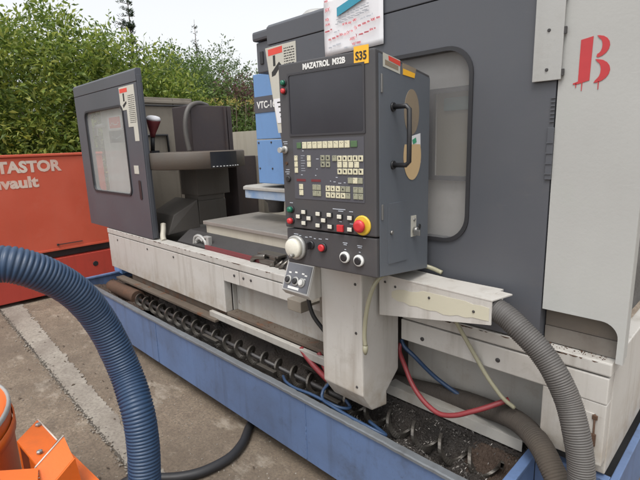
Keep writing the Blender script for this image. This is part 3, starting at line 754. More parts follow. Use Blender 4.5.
# tool magazine ------------------------------------------
mb = MB(); mb.hexa([(-3.2, 1.85, 1.40), (-3.2, 2.215, 1.40), (-3.48, 2.215, 1.40), (-3.48, 1.85, 1.40), (-3.2, 1.85, 1.755), (-3.2, 2.215, 1.755), (-3.48, 2.215, 1.755), (-3.48, 1.85, 1.755)], .006)
mb.box(-3.21, -3.185, 2.14, 2.155, 1.41, 1.75); mb.box(-3.21, -3.19, 2.17, 2.18, 1.41, 1.75)
TMG = P_('tool_magazine', mb, 'darkbox')
mb = MB(); prof = [(.345, 0), (.352, .006), (.352, .112), (.345, .118), (.0, .119)]
mb.lathe(prof, (-3.137, 1.835, 1.297), seg=40); part('magazine_drum', mb, M['drum'], TMG)
mb = MB()
pts = [radians(a) for a in range(-16, 23, 3)]
for a0, a1 in zip(pts, pts[1:]):
    mb.hexa([(-3.137 + r * cos(a), 1.835 + r * sin(a), z) for z in (1.303, 1.411) for a, r in ((a0, .3545), (a1, .3545), (a1, .357), (a0, .357))])
part('drum_plate', mb, M['black'], TMG)
mb = MB()
for k in range(9):
    a = radians(-13 + k * 4.2); mb.box(-3.137 + .358 * cos(a) - .004, -3.137 + .358 * cos(a) + .004, 1.835 + .358 * sin(a) - .005, 1.835 + .358 * sin(a) + .005, 1.309, 1.314)
part('plate_print', mb, M['letter_white'], TMG)
mb = MB(); mb.tube(spline([(-3.175, 1.80, 1.41), (-3.18, 1.785, 1.55), (-3.18, 1.795, 1.66), (-3.19, 1.84, 1.74), (-3.22, 1.93, 1.772), (-3.3, 2.06, 1.765)], 7), .017, 10); part('magazine_cable', mb, M['conduit'], TMG)
mb = MB(); mb.box(-3.45, -3.2, 1.85, 2.147, 1.075, 1.295, .005); part('arm_housing', mb, M['oily'], TMG)
mb = MB(); mb.box(-3.42, -3.215, 1.86, 2.10, 1.035, 1.074); mb.box(-3.43, -3.2, 1.852, 2.10, .85, 1.034, .005); part('arm_gearbox', mb, M['oily'], TMG)
mb = MB(); mb.hexa([(-3.25, 1.60, .80), (-3.2, 1.85, .83), (-3.55, 1.85, .83), (-3.6, 1.60, .80), (-3.25, 1.66, .945), (-3.2, 1.845, 1.05), (-3.55, 1.845, 1.05), (-3.6, 1.66, .945)], .006); part('chute', mb, M['oily'], TMG)
mb = MB(); mb.box(-3.4, -3.19, 2.22, 2.42, .75, 1.36, .004); part('magazine_post', mb, M['darkbox'], TMG)
mb = MB(); mb.box(-3.2, -3.17, 2.425, 2.47, .75, 1.36, .004); part('guard_strip', mb, M['tan'], TMG)
# beacon by the left door
mb = MB(); mb.lathe([(.018, 0), (.022, .03), (.038, .075), (.050, .115), (.050, .122)], (-3.335, 1.60, 1.53), (.22, .05, 1), 18); BC = P_('signal_lamp', mb, 'lamp_red' if 'lamp_red' in M else 'red_dull')
mb = MB(); mb.lathe([(.051, .1225), (.050, .135), (.042, .147), (.024, .152)], (-3.335, 1.60, 1.53), (.22, .05, 1), 18); part('lamp_cap', mb, M['paper'], BC)
mb = MB(); mb.tube([(-3.36, 1.60, 1.42), (-3.335, 1.60, 1.535)], .016, 8); mb.box(-3.40, -3.33, 1.58, 1.64, 1.40, 1.43); part('lamp_stem', mb, M['black'], BC)

# pedestal below the pendant -----------------------------
mb = MB(); mb.prism([(1.22, .985), (1.22, .50), (1.275, .418), (1.368, .402), (1.368, .462), (1.447, .53), (1.447, .985)], 'X', -1.238, -1.03, .006)
PD = P_('pedestal', mb, 'white', label='white box pedestal carrying the control pendant')
def screws(parent, nm, pts, axis, m='dark', r=.006):
    proto = None
    for p in pts:
        if proto is None:
            mb = MB(); mb.lathe([(r, 0), (r * .7, .003)], (0, 0, 0), axis, 8); proto = part(nm, mb, M[m], parent, local=True); proto.location = Vector(p) - world_off(parent)
        else: copy_at(proto, parent, Vector(p) - world_off(parent))
screws(PD, 'screw', [(-1.06, 1.22, .94), (-1.06, 1.22, .75), (-1.06, 1.22, .53)], (0, -1, 0))
# jog box
mb = MB(); mb.prism([(1.150, .872), (1.195, .988), (1.33, .988), (1.33, .85), (1.17, .85)], 'X', -1.398, -1.239, .005); JB = P_('jog_box', mb, 'white')
nrm = Vector((0, -.932, .362)); upv = Vector((0, .362, .932))
def jb(u, v, o=0): return Vector((-1.392 + u * 1.14, 1.1500, .874)) + upv * v + nrm * o
mb = MB(); mb.plate([jb(.006, .006, .003), jb(.126, .006, .003), jb(.126, .112, .003), jb(.006, .112, .003)], .003); part('jog_plate', mb, plain('jog panel grey', (.12, .125, .14), .4), JB)
mb = MB(); mb.plate([jb(-.001, 0, .001), jb(.132, 0, .001), jb(.132, .118, .001), jb(-.001, .118, .001)], .001); part('jog_border', mb, M['alu'], JB)
mb = MB(); mb.plate([jb(.03, .010, .004), jb(.085, .010, .004), jb(.085, .020, .004), jb(.03, .020, .004)], .0008)
for u, v in ((.02, .07), (.05, .075), (.085, .075), (.10, .07), (.095, .055)): mb.plate([jb(u, v, .0038), jb(u + .012, v, .0038), jb(u + .012, v + .006, .0038), jb(u, v + .006, .0038)], .0005)
part('jog_print', mb, M['letter_white'], JB)
for u, m in ((.025, 'black'), (.063, 'black'), (.094, 'letter_white')):
    mb = MB(); mb.lathe([(.0185, 0), (.0185, .004), (.016, .006)], jb(u, .043, .003), nrm, 18); s0 = part('jog_ring', mb, M['alu'], JB)
    mb = MB(); mb.lathe([(.0125, .006), (.012, .011), (.009, .013)], jb(u, .043, .003), nrm, 16); part('jog_knob', mb, M[m], s0)
mb = MB(); mb.box(-1.53, -1.44, 1.29, 1.345, .712, .765, .003); mb.box(-1.53, -1.44, 1.346, 1.448, .73, .742); mb.box(-1.372, -1.25, 1.34, 1.44, .70, .845, .004); P_('cable_bracket', mb, 'tan')
mb = MB(); mb.tube(spline([(-1.345, 1.26, .875), (-1.345, 1.25, .82), (-1.33, 1.26, .74), (-1.285, 1.29, .66), (-1.25, 1.30, .60), (-1.245, 1.29, .54)], 8), .009, 10); P_('jog_cable', mb, 'cable')

# swing arm hood ------------------------------------------
mb = MB()
mb.hexa([(-1.012, 1.30, .812), (-.583, 1.30, .884), (-.583, 1.305, .884), (-1.012, 1.305, .812), (-1.012, 1.30, .968), (-.583, 1.30, .959), (-.583, 1.305, .959), (-1.012, 1.305, .968)])
mb.hexa([(-1.028, 1.299, .968), (-.582, 1.299, .9595), (-.560, 1.395, .9595), (-1.028, 1.43, .968), (-1.028, 1.299, .973), (-.582, 1.299, .9645), (-.560, 1.395, .9645), (-1.028, 1.43, .973)], .001)
mb.box(-1.029, -.60, 1.36, 1.42, .88, .966)
AR = P_('swing_arm', mb, 'white', label='white sheet metal arm running right from the pendant')
mb = MB(); rn = random.Random(3)
top = []; bot = []
for k in range(15):
    t = k / 14; x = -.955 + .365 * t; zc = .905 + .012 * t; hh = (.020 + .012 * sin(pi * t)) * (1 if t > .05 else .6)
    top.append((x, zc + hh * rn.uniform(.8, 1.1))); bot.append((x, max(zc - hh * rn.uniform(.8, 1.1), .822 + .155 * (x + 1.0) * 1.0 - .0)))
mb.prism(top + bot[::-1], 'Y', 1.2986, 1.2998); part('tape_strip', mb, M['tape'], AR)
screws(AR, 'screw', [(-.985, 1.30, .945), (-.94, 1.30, .935), (-.80, 1.2985, .925), (-.64, 1.2985, .915)], (0, -1, 0), r=.005)
# ---------------------------------------------------------------- control pendant (local frame: x right, y into, z up)
S = .935; PW, PH, PDp, SH = .376, .666, .335, .046
pn = bpy.data.objects.new('control_pendant', bpy.data.meshes.new('control_pendant')); COL.objects.link(pn); pn.parent = MC
pn.location = Vector((-1.2215, 1.0400, 1.0365)) - MC.location; pn.rotation_euler.z = radians(5.476)
mb = MB()
def pbox(mb, x0, x1, y0, y1, z0, z1, bev):
    f = lambda x, y, z: (x, y, z - SH * y / PDp)
    mb.hexa([f(x0, y0, z0), f(x1, y0, z0), f(x1, y1, z0), f(x0, y1, z0), f(x0, y0, z1), f(x1, y0, z1), f(x1, y1, z1), f(x0, y1, z1)], bev, 3)
pbox(mb, 0, PW, 0, PDp, .126 * 1.0 + .002, PH, .006)
mb.bm.to_mesh(pn.data); mb.bm.free(); pn.data.materials.append(M['pendant'])
pn['label'] = 'dark grey operator pendant with dark screen and rows of cream keys'
def PL(name, mb, m, parent=None, label=None): return part(name, mb, M[m] if isinstance(m, str) else m, parent or pn, local=True, label=label)
mb = MB(); pbox(mb, .002, PW - .001, .003, PDp, 0, .1245, .005); PL('lower_console', mb, 'pendant')
mb = MB(); f = lambda y, z: z - SH * y / PDp
mb.hexa([(PW, .018, f(.018, .004)), (PW + .0025, .018, f(.018, .004)), (PW + .0025, PDp - .004, f(PDp, .004)), (PW, PDp - .004, f(PDp, .004)),
         (PW, .018, f(.018, PH - .010)), (PW + .0025, .018, f(.018, PH - .010)), (PW + .0025, PDp - .004, f(PDp, PH - .010)), (PW, PDp - .004, f(PDp, PH - .010))])
PS = PL('side_cover', mb, 'grey_side')
# screen
mb = MB(); x0, x1, z0, z1 = .0505 * S, .359 * S, .472 * S, .670 * S
mb.holed(rect(x0 - .006, x1 + .006, z0 - .006, z1 + .006), rrect(x0, x1, z0, z1, .006, 3), -.003, -.0005); PL('screen_bezel', mb, 'bezel')
mb = MB()
V = []
for i in range(15):
    row = []
    for j in range(11):
        u, v = i / 14, j / 10; row.append(mb.bm.verts.new((x0 + (x1 - x0) * u, -.0008 - .0045 * (1 - (2 * u - 1) ** 2) * (1 - (2 * v - 1) ** 2) * .4, z0 + (z1 - z0) * v)))
    V.append(row)
for i in range(14):
    for j in range(10): fc = mb.bm.faces.new((V[i][j], V[i + 1][j], V[i + 1][j + 1], V[i][j + 1])); fc.smooth = True
PL('screen', mb, 'screen')
RX = Matrix.Rotation(pi / 2, 4, 'X')
mb = MB(); mb.text('MAZATROL  M32B', .0235, Matrix.Translation((.116 * S, -.0008, .683 * S)) @ RX, .0010, xs=.86); PL('lettering', mb, 'letter_white')
# yellow tag
mb = MB(); mb.box(.327 * S, .381 * S, -.0018, -.0004, .671 * S, .724 * S); YT = PL('numbered_tag', mb, 'sticker_y')
mb = MB(); mb.text('S35', .032, Matrix.Translation((.354 * S, -.0022, .684 * S)) @ RX, .0008, align='CENTER', xs=.85); PL('tag_lettering', mb, 'ink_black', YT)
# key field
mb = MB(); mb.box(.057 * S, .360 * S, -.0014, -.0003, .246 * S, .456 * S); PL('key_panel', mb, 'keyfield')
protos = {}; KEYS = []
def key(u, v, m, w=.0170, hgt=.0175, nm='key'):
    KEYS.append((u, v, m))
    k = (m, w, hgt, nm)
    if k not in protos:
        mb = MB(); mb.box(-w / 2, w / 2, -.0042, -.0012, -hgt / 2, hgt / 2, .0012); o = PL(nm, mb, m); o.location = (u * S, 0, v * S); protos[k] = o
    else: copy_at(protos[k], pn, (u * S, 0, v * S))
for k in range(9): key(.1125 + k * .0229, .434, 'key_cream', .0185, .021)
key(.087, .434, 'key_green', .019, .019); key(.322, .434, 'key_green', .024, .019)
for v in (.390, .369, .348): key(.070, v, 'key_cream', .014)
for v in (.390, .369): key(.1305, v, 'key_cream', .015)
for u in (.192, .2145):
    for v in (.390, .369): key(u, v, 'key_grey')
key(.2425, .389, 'key_grey')
for k in range(5): key(.2635 + k * .0211, .388, 'key_cream')
for k in range(4): key(.2635 + k * .0228, .368, 'key_cream')
for k in range(5): key(.2635 + k * .0211, .346, 'key_cream')
key(.305, .317, 'key_grey'); key(.325, .317, 'key_cream'); key(.345, .317, 'key_grey')
for v in (.290, .269): key(.0895, v, 'key_cream')
for u in (.152, .171):
    for v in (.290, .269): key(u, v, 'key_grey')
for k, u in enumerate((.211, .232, .254, .275, .295)):
    for v in (.288, .266): key(u, v, 'key_cream' if k < 3 or (k == 3 and v < .28) else 'key_grey')
for u in (.326, .346):
    for v in (.287, .266): key(u, v, 'key_grey')
# legends on keys and panel
mb = MB(); rn = random.Random(2)
for u in [.2635 + k * .0211 for k in range(5)]:
    for v in (.388, .346): mb.box(u * S - .003, u * S + .003, -.0046, -.0042, v * S - .003, v * S + .004)
for u in (.192, .2145):
    for v in (.390, .369): mb.box(u * S - .003, u * S + .004, -.0046, -.0042, v * S - .003, v * S + .003)
for u in (.211, .232, .254, .275):
    for v in (.288, .266): mb.box(u * S - .002, u * S + .003, -.0046, -.0042, v * S - .003, v * S + .002)
for u, v, m_ in KEYS:
    if m_ != 'key_green':
        for k in range(rn.choice((1, 2, 3))):
            a0 = u * S - .006 + rn.uniform(0, .004) + k * .0035; mb.box(a0, a0 + rn.uniform(.0008, .0022), -.00455, -.0042, v * S + rn.uniform(-.001, .001) + .0045 - .0035 * (k % 2), v * S + .0065 - .0035 * (k % 2))
PL('key_legends', mb, 'ink_black')
mb = MB()
for v in (.398, .390, .381, .372, .363, .354, .346): mb.box(.092 * S, (.100 + rn.uniform(0, .014)) * S, -.0018, -.0014, v * S, v * S + .0012)
for u, v in ((.162, .386), (.162, .352), (.155, .330), (.09, .331), (.245, .325), (.10, .414), (.22, .312), (.235, .310), (.255, .306), (.278, .308)): mb.box(u * S, u * S + rn.uniform(.004, .012), -.0018, -.0014, v * S, v * S + .0022)
PL('panel_print', mb, 'ink_grey')
for u in (.09, .158):
    mb = MB(); mb.box((u - .021) * S, (u + .021) * S, -.0022, -.0014, .309 * S, .3175 * S); PL('led_window', mb, 'red_dull')
# lower-field push buttons
mb = MB(); 
for u, v in ((.098, .199), (.071, .181), (.122, .178), (.097, .159), (.165, .197), (.215, .197), (.189, .176), (.163, .156), (.217, .156), (.259, .194), (.302, .193), (.301, .154)):
    k = ('pb',)
    if k not in protos:
        mb = MB(); mb.box(-.0105, .0105, -.005, -.0002, -.0085, .0085, .001); b0 = PL('push_button', mb, 'black')
        b0.location = (u * S, 0, v * S); mb = MB(); mb.box(-.0075, .0085, -.009, -.0051, -.0055, .0070, .0012); c0 = part('button_cap', mb, M['key_white'], b0, local=True); protos[k] = (b0, c0)
    else:
        b = copy_at(protos[k][0], pn, (u * S, 0, v * S)); copy_at(protos[k][1], b, (0, 0, 0))
mb = MB(); mb.box(.261 * S - .012, .261 * S + .012, -.009, -.0002, .155 * S - .011, .155 * S + .011, .002); PL('push_button', mb, 'red', label='square red push button')
# emergency stop
eu, ev = .350 * S, .172 * S
mb = MB(); mb.lathe([(.031, 0), (.031, .003), (.028, .006)], (eu, -.0003, ev), (0, -1, 0), 28); ES = PL('emergency_stop', mb, 'yellow')
mb = MB(); mb.lathe([(.011, .006), (.011, .012), (.018, .014), (.0205, .020), (.018, .026), (.010, .028)], (eu, 0, ev), (0, -1, 0), 26); PL('mushroom_head', mb, 'red', ES)
# round switches on the left edge
def knob(u, v, prof, m, nm, seg=18, parent=None, y=0):
    mb = MB(); mb.lathe(prof, (u * S, -y, v * S), (0, -1, 0), seg); return PL(nm, mb, m, parent)
for u, v, m in ((.026, .649, 'green'), (.026, .622, 'red')):
    a = knob(u, v, [(.0115, 0), (.0115, .003), (.010, .004)], 'black', 'indicator'); knob(u, v, [(.009, .004), (.008, .011), (.004, .013)], m, 'indicator_lens', parent=a)
for u, v, m in ((.036, .205, 'green'), (.034, .163, 'red')):
    a = knob(u, v, [(.0125, 0), (.0125, .004), (.011, .006)], 'black', 'indicator'); knob(u, v, [(.011, .006), (.010, .016), (.005, .019)], m, 'indicator_lens', parent=a)
a = knob(.018, .420, [(.013, 0), (.013, .006), (.008, .008)], 'alu', 'key_switch'); knob(.018, .420, [(.006, .008), (.009, .022), (.009, .030)], 'alu', 'switch_key', parent=a)
knob(.022, .372, [(.006, 0), (.005, .004)], 'rusty', 'small_screw'); knob(.028, .316, [(.010, 0), (.010, .004), (.008, .006)], 'black', 'blank_socket')
mb = MB()
for u, v, w in ((.02, .447, .02), (.022, .440, .016), (.026, .348, .016), (.024, .340, .02), (.026, .333, .012), (.036, .228, .014), (.255, .218, .05), (.262, .212, .02), (.305, .213, .014), (.26, .176, .01), (.305, .172, .012), (.355, .128, .01),
                (.05, .112, .02), (.07, .108, .01), (.10, .105, .012), (.12, .108, .01), (.14, .104, .008), (.165, .105, .012), (.195, .108, .01), (.275, .103, .018), (.275, .097, .012), (.335, .100, .018), (.335, .094, .014), (.275, .08, .006), (.335, .078, .006)):
    mb.box(u * S - w / 2, u * S + w / 2, -.0014 if v > .13 else .0016, -.0004 if v > .13 else .0030, v * S, v * S + .0022)
PL('panel_print', mb, 'ink_grey')
# hand wheel and sockets on the lower console
hu, hv = .052, .063
a = knob(hu, hv, [(.043, 0), (.043, .010), (.040, .013)], 'alu', 'hand_wheel', 30, y=-.003)
knob(hu, hv, [(.034, .013), (.034, .026), (.030, .030), (.0, .030)], 'key_white', 'wheel_face', 30, a, y=-.003)
mb = MB(); mb.lathe([(.006, 0), (.007, .016), (.005, .018)], (hu * S + .008, -.027, hv * S - .022), (0, -1, 0), 12); PL('wheel_grip', mb, 'steel', a)
a = knob(.121, .080, [(.015, 0), (.015, .005), (.012, .007)], 'black', 'selector_switch', y=-.003); mb = MB(); mb.box(.121 * S - .004, .121 * S + .004, -.022, -.004, .080 * S - .012, .080 * S + .012, .002); PL('selector_bar', mb, 'black', a)
a = knob(.177, .077, [(.016, 0), (.016, .006), (.013, .007)], 'black', 'stop_button', y=-.003); knob(.177, .077, [(.012, .007), (.012, .014), (.009, .016)], 'red', 'button_cap', parent=a, y=-.003)
for u, v in ((.275, .055), (.333, .051)):
    a = knob(u, v, [(.0185, 0), (.0185, .008), (.016, .010)], 'letter_white', 'socket', y=-.003); knob(u, v, [(.0125, .009), (.012, .014), (.008, .014)], 'black', 'socket_cap', parent=a, y=-.003)
# side: handle, stickers, small door, lock
sx_ = PW + .0027
def sd(d, v): return Vector((0, d * S, v * S))
mb = MB(); hp = [(sx_, .098 * S, .545 * S), (sx_ + .045, .098 * S, .545 * S), (sx_ + .055, .098 * S, .535 * S), (sx_ + .056, .098 * S, .45 * S), (sx_ + .055, .098 * S, .372 * S), (sx_ + .045, .098 * S, .362 * S), (sx_, .098 * S, .362 * S)]
mb.tube(hp, .0075, 10)
for v in (.545, .362): mb.lathe([(.014, 0), (.013, .005)], (sx_, .098 * S, v * S), (1, 0, 0), 12)
PL('grab_handle', mb, 'black')
def spoly(mb, pts, x0=0.0, x1=.0009): mb.prism([(d * S, v * S) for d, v in pts], 'X', sx_ + x0, sx_ + x1)
def ell(cd, cv, rd, rv, a0=0, a1=360, n=22): return [(cd + rd * cos(radians(a0 + (a1 - a0) * k / n)), cv + rv * sin(radians(a0 + (a1 - a0) * k / n))) for k in range(n)]
mb = MB(); spoly(mb, ell(.222, .532, .052, .075)); PL('worn_sticker', mb, 'sticker_worn')
mb = MB(); spoly(mb, [(.215, .452), (.285, .462), (.290, .360), (.215, .350)], 0, .0006); PL('paper_remnant', mb, 'paper')
mb = MB(); spoly(mb, [(.225, .44), (.25, .448), (.256, .432), (.232, .425)], .0016, .0020); PL('green_patch', mb, plain('green print', (.05, .30, .16), .6))
mb = MB(); spoly(mb, ell(.228, .385, .062, .082, 150, 400), .0007, .0014); PL('torn_sticker', mb, 'sticker_wood')
mb = MB(); spoly(mb, [(.040, .702), (.142, .690), (.142, .648), (.040, .662)]); a = PL('side_plate', mb, 'plate_cream')
mb = MB(); spoly(mb, [(.070, .696), (.142, .687), (.142, .672), (.072, .683)], .0011, .0015); PL('side_print', mb, 'sign_red', a)
mb = MB(); spoly(mb, [(.05, .683), (.13, .671), (.13, .658), (.05, .668)], .0011, .0015); PL('side_print', mb, 'sticker_worn', a)
mb = MB(); spoly(mb, [(.158, .684), (.250, .674), (.238, .642), (.158, .648)]); a = PL('side_plate', mb, 'sticker_worn')
mb = MB(); spoly(mb, [(.160, .667), (.242, .658), (.236, .643), (.160, .648)], .0011, .0015); PL('side_print', mb, 'sticker_y', a)
mb = MB(); spoly(mb, [(.068, .238), (.188, .235), (.188, .024), (.068, .034)], 0, .003); a = PL('side_hatch', mb, 'grey_side')
mb = MB(); mb.lathe([(.007, 0), (.006, .006)], (sx_ + .003, .082 * S, .14 * S), (1, 0, 0), 12); PL('hatch_latch', mb, 'steel', a)
mb = MB(); spoly(mb, [(.222, .176), (.258, .174), (.258, .098), (.222, .100)], 0, .002); a = PL('lock_plate', mb, 'plate_cream')
mb = MB(); mb.lathe([(.011, 0), (.011, .012), (.008, .014)], (sx_ + .002, .243 * S, .122 * S), (1, 0, 0), 14); mb.lathe([(.006, 0), (.005, .003)], (sx_ + .002, .242 * S, .160 * S), (1, 0, 0), 10)
mb.box(sx_ + .006, sx_ + .03, .228 * S, .236 * S, .105 * S, .125 * S, .002); PL('key_lock', mb, 'steel', a)
mb = MB(); mb.lathe([(.010, 0), (.009, .003)], (sx_, .284 * S, .128 * S), (1, 0, 0), 14); PL('side_hole', mb, 'black')
mb = MB(); mb.box(sx_, sx_ + .004, .026 * S, .034 * S, .585 * S, .64 * S, .001); PL('hinge', mb, 'steel')
mb = MB(); mb.box(sx_, sx_ + .004, .026 * S, .034 * S, .19 * S, .24 * S, .001); PL('hinge', mb, 'steel')

# ------------------------------------------------------------------ paper sign on the enclosure
mb = MB()
nx_, nz_ = 12, 10; V = []
xa, xb, za, zb = -1.392, -1.095, 1.79, 2.012
for i in range(nx_ + 1):
    row = []
    for j in range(nz_ + 1):
        u, v = i / nx_, j / nz_
        row.append(mb.bm.verts.new((xa + (xb - xa) * u, 1.4425 - .004 * sin(u * 5 + v * 2) * (1 - v) - .010 * max(0, u - .8) * (1 - v) * 5 * .4, za + (zb - za) * v + .004 * u * (1 - v))))
    V.append(row)
for i in range(nx_):
    for j in range(nz_): mb.bm.faces.new((V[i][j], V[i + 1][j], V[i + 1][j + 1], V[i][j + 1])).smooth = True
PSn = part('paper_sign', mb, M['paper'], base=(-1.24, 1.4425, 1.79))
tag(PSn, 'white paper notice with red handwriting and a teal bar above the pendant', 'paper notice')
md = PSn.modifiers.new('thickness', 'SOLIDIFY'); md.thickness = .0008; md.offset = 1
def on(u, v): return (xa + (xb - xa) * u, za + (zb - za) * v)
mb = MB(); a, b, c_, d_ = on(.26, .62), on(.74, .79), on(.74, .92), on(.26, .76)
mb.prism([a, b, c_, d_], 'Y', 1.4335, 1.4355); part('teal_bar', mb, M['teal'], PSn)
mb = MB(); rn = random.Random(17); yy = 1.433
def line(u0, u1, v, hh, w, dens=1.0):
    x0, z0 = on(u0, v); x1, _ = on(u1, v); 
    x = x0
    while x < x1 - .004:
        e = min(x1, x + rn.uniform(.008, .026)); h2 = hh * rn.uniform(.7, 1.1); k = max(3, int((e - x) / h2 * 5)); pts = []
        for i in range(k * 3):
            t = i / (k * 3 - 1); ph = t * k * pi
            pts.append((x + (e - x) * t + h2 * .16 * sin(ph * 2 + u0 * 9), yy, z0 + h2 * (.5 + .5 * sin(ph * 1.3 + v * 20) * rn.uniform(.6, 1)) + (x - x0) * .12))
        mb.ribbon(pts, w, (0, -1, 0)); x = e + rn.uniform(.003, .007)
for u0, u1, v, hh in ((.04, .12, .90, .012), (.05, .15, .73, .025), (.05, .12, .58, .018), (.05, .13, .50, .014), (.04, .18, .40, .012),
                      (.36, .44, .44, .016), (.46, .52, .44, .016), (.54, .60, .46, .016), (.10, .36, .25, .015), (.38, .48, .27, .020), (.50, .53, .3, .02), (.56, .60, .32, .022), (.62, .98, .36, .016),
                      (.48, .60, .17, .026), (.63, .90, .22, .013), (.52, .66, .08, .018), (.78, .98, .86, .014), (.76, .97, .94, .016)):
    line(u0, u1, v, hh * .8, .0017, .8)
part('red_handwriting', mb, M['ink_red'], PSn)
mb = MB()
for v in (.60, .56, .52, .49): line(.22 + rn.uniform(0, .05), .80, v, .004, .0009, 1.2)
for u0, u1, v in ((.20, .30, .36), (.66, .86, .46), (.10, .34, .12), (.38, .46, .06)): line(u0, u1, v, .008, .0010, 1.2)
part('grey_print', mb, M['ink_grey'], PSn)

# ------------------------------------------------------------------ hoses and cables (each a thing)
def hose(name, mb, m, label, cat, base, group=None):
    return tag(part(name, mb, M[m], base=base, smooth=True), label, cat, group)
hose('corrugated_conduit', ribbed([(-.60, 1.34, .925), (-.555, 1.335, .91), (-.506, 1.33, .88), (-.446, 1.33, .834), (-.398, 1.325, .781), (-.358, 1.32, .713), (-.326, 1.30, .642), (-.305, 1.29, .56), (-.296, 1.285, .47), (-.295, 1.30, .36), (-.30, 1.36, .2), (-.32, 1.5, .09), (-.3, 1.9, .06)], .0345, .0066, .0017, 22),
     'conduit', 'grey corrugated conduit arching down from the right end of the white arm', 'conduit', (-.45, 1.33, .3), 'corrugated conduits')
hose('corrugated_conduit', ribbed([(-1.28, 1.585, .33), (-1.175, 1.585, .36), (-.973, 1.58, .395), (-.80, 1.57, .42), (-.70, 1.55, .437), (-.60, 1.515, .462), (-.53, 1.475, .474), (-.455, 1.415, .472), (-.40, 1.37, .442), (-.36, 1.35, .395), (-.33, 1.36, .3), (-.31, 1.40, .18), (-.29, 1.5, .07)], .036, .0072, .0015, 20),
     'conduit_dirty', 'dirt caked brown conduit lying in the recess of the machine base', 'conduit', (-.8, 1.5, .3), 'corrugated conduits')
mb = MB(); mb.tube(spline([(-1.05, 1.49, .62), (-1.045, 1.475, .59), (-.999, 1.45, .546), (-.955, 1.43, .50), (-.908, 1.415, .468), (-.86, 1.405, .447), (-.807, 1.40, .438), (-.75, 1.405, .455), (-.699, 1.42, .483), (-.65, 1.445, .51), (-.59, 1.49, .545)], 8), .0095, 12)
hose('red_hose', mb, 'hose_red', 'dull red hose sagging across the right recess of the machine base', 'hose', (-.85, 1.42, .44))
mb = MB(); mb.tube(spline([(-1.05, 1.495, .635), (-1.03, 1.49, .61), (-.986, 1.50, .575), (-.945, 1.53, .52), (-.90, 1.55, .48), (-.82, 1.56, .445), (-.74, 1.565, .42)], 8), .0085, 12)
hose('blue_hose', mb, 'hose_navy', 'thin blue hose dropping beside the red hose in the right recess', 'hose', (-.9, 1.53, .42))
mb = MB(); mb.tube(spline([(-.775, 1.36, .90), (-.76, 1.385, .85), (-.733, 1.41, .78), (-.70, 1.43, .71), (-.649, 1.44, .63), (-.60, 1.455, .565), (-.565, 1.475, .53)], 8), .0075, 12)
hose('clear_hose', mb, 'hose_clear', 'yellowed clear hose hanging straight down from under the white arm', 'hose', (-.68, 1.42, .53))
mb = MB(); mb.tube(spline([(-.83, 1.43, .978), (-.88, 1.428, .99), (-.92, 1.40, 1.0), (-.945, 1.33, .998), (-.965, 1.275, .985), (-.985, 1.245, .955), (-1.000, 1.228, .90), (-1.01, 1.218, .83), (-1.013, 1.212, .76), (-1.008, 1.210, .72)], 8), .008, 12)
mb.lathe([(.010, 0), (.010, -.02), (.005, -.035)], (-1.008, 1.210, .72), (0, 0, 1), 10)
hose('clear_hose', mb, 'hose_clear', 'yellowed clear hose looped over the white arm and ending on the pedestal front', 'hose', (-.98, 1.3, .72))
mb = MB(); mb.tube(spline([(-1.60, 1.30, .35), (-1.52, 1.25, .37), (-1.44, 1.235, .375), (-1.34, 1.235, .385), (-1.25, 1.24, .382), (-1.19, 1.26, .37), (-1.17, 1.3, .36), (-1.22, 1.33, .36)], 8), .007, 8)
hose('black_wire', mb, 'hose_navy', 'dark blue cable looping over the tray rim left of the pedestal', 'cable', (-1.4, 1.25, .35))
mb = MB(); mb.tube(spline([(-1.25, 1.30, .52), (-1.26, 1.29, .46), (-1.29, 1.265, .41), (-1.27, 1.24, .385), (-1.20, 1.225, .388), (-1.10, 1.22, .386), (-1.0, 1.225, .38), (-.95, 1.25, .36), (-.98, 1.27, .35), (-1.06, 1.29, .35)], 8), .007, 8)
hose('black_wire', mb, 'hose_navy', 'dark cable dropping under the pedestal and running right along the tray rim', 'cable', (-1.1, 1.25, .35))
mb = MB(); mb.tube(spline([(-1.62, 1.44, .44), (-1.55, 1.43, .40), (-1.47, 1.42, .37), (-1.38, 1.40, .355)], 6), .014, 8); mb.tube(spline([(-1.50, 1.45, .45), (-1.46, 1.44, .40), (-1.42, 1.43, .37)], 6), .013, 8)
hose('red_cable', mb, 'hose_red', 'dark red cable ends lying in the swarf left of the pedestal', 'cable', (-1.5, 1.42, .36))
mb = MB(); mb.tube(spline([(-1.95, 1.55, .03), (-1.88, 1.35, .026), (-1.80, 1.22, .024), (-1.72, 1.12, .024), (-1.675, 1.01, .024), (-1.685, .88, .024), (-1.73, .79, .024), (-1.80, .715, .024), (-1.87, .64, .024), (-1.86, .56, .024), (-1.76, .47, .024)], 8), .022, 12)
hose('black_hose', mb, 'cable', 'black rubber hose coming out from under the tray onto the concrete', 'hose', (-1.75, 1.0, 0))
# thick blue ribbed hose in the foreground
hose('suction_hose', ribbed([(-1.96, -.40, .56), (-1.93, -.40, .76), (-1.83, -.30, .97), (-1.72, -.17, 1.07), (-1.60, .02, 1.135), (-1.49, .20, 1.158), (-1.455, .29, 1.138), (-1.468, .40, 1.045), (-1.487, .480, .907), (-1.462, .522, .746), (-1.390, .518, .625), (-1.360, .508, .514), (-1.343, .493, .404), (-1.325, .475, .25), (-1.30, .45, .10), (-1.22, .38, .056), (-1.02, .25, .054)], .0485, .0108, .0022, 28),
     'hose_blue', 'thick blue ribbed suction hose arching through the foreground', 'hose', (-1.4, .4, 0))

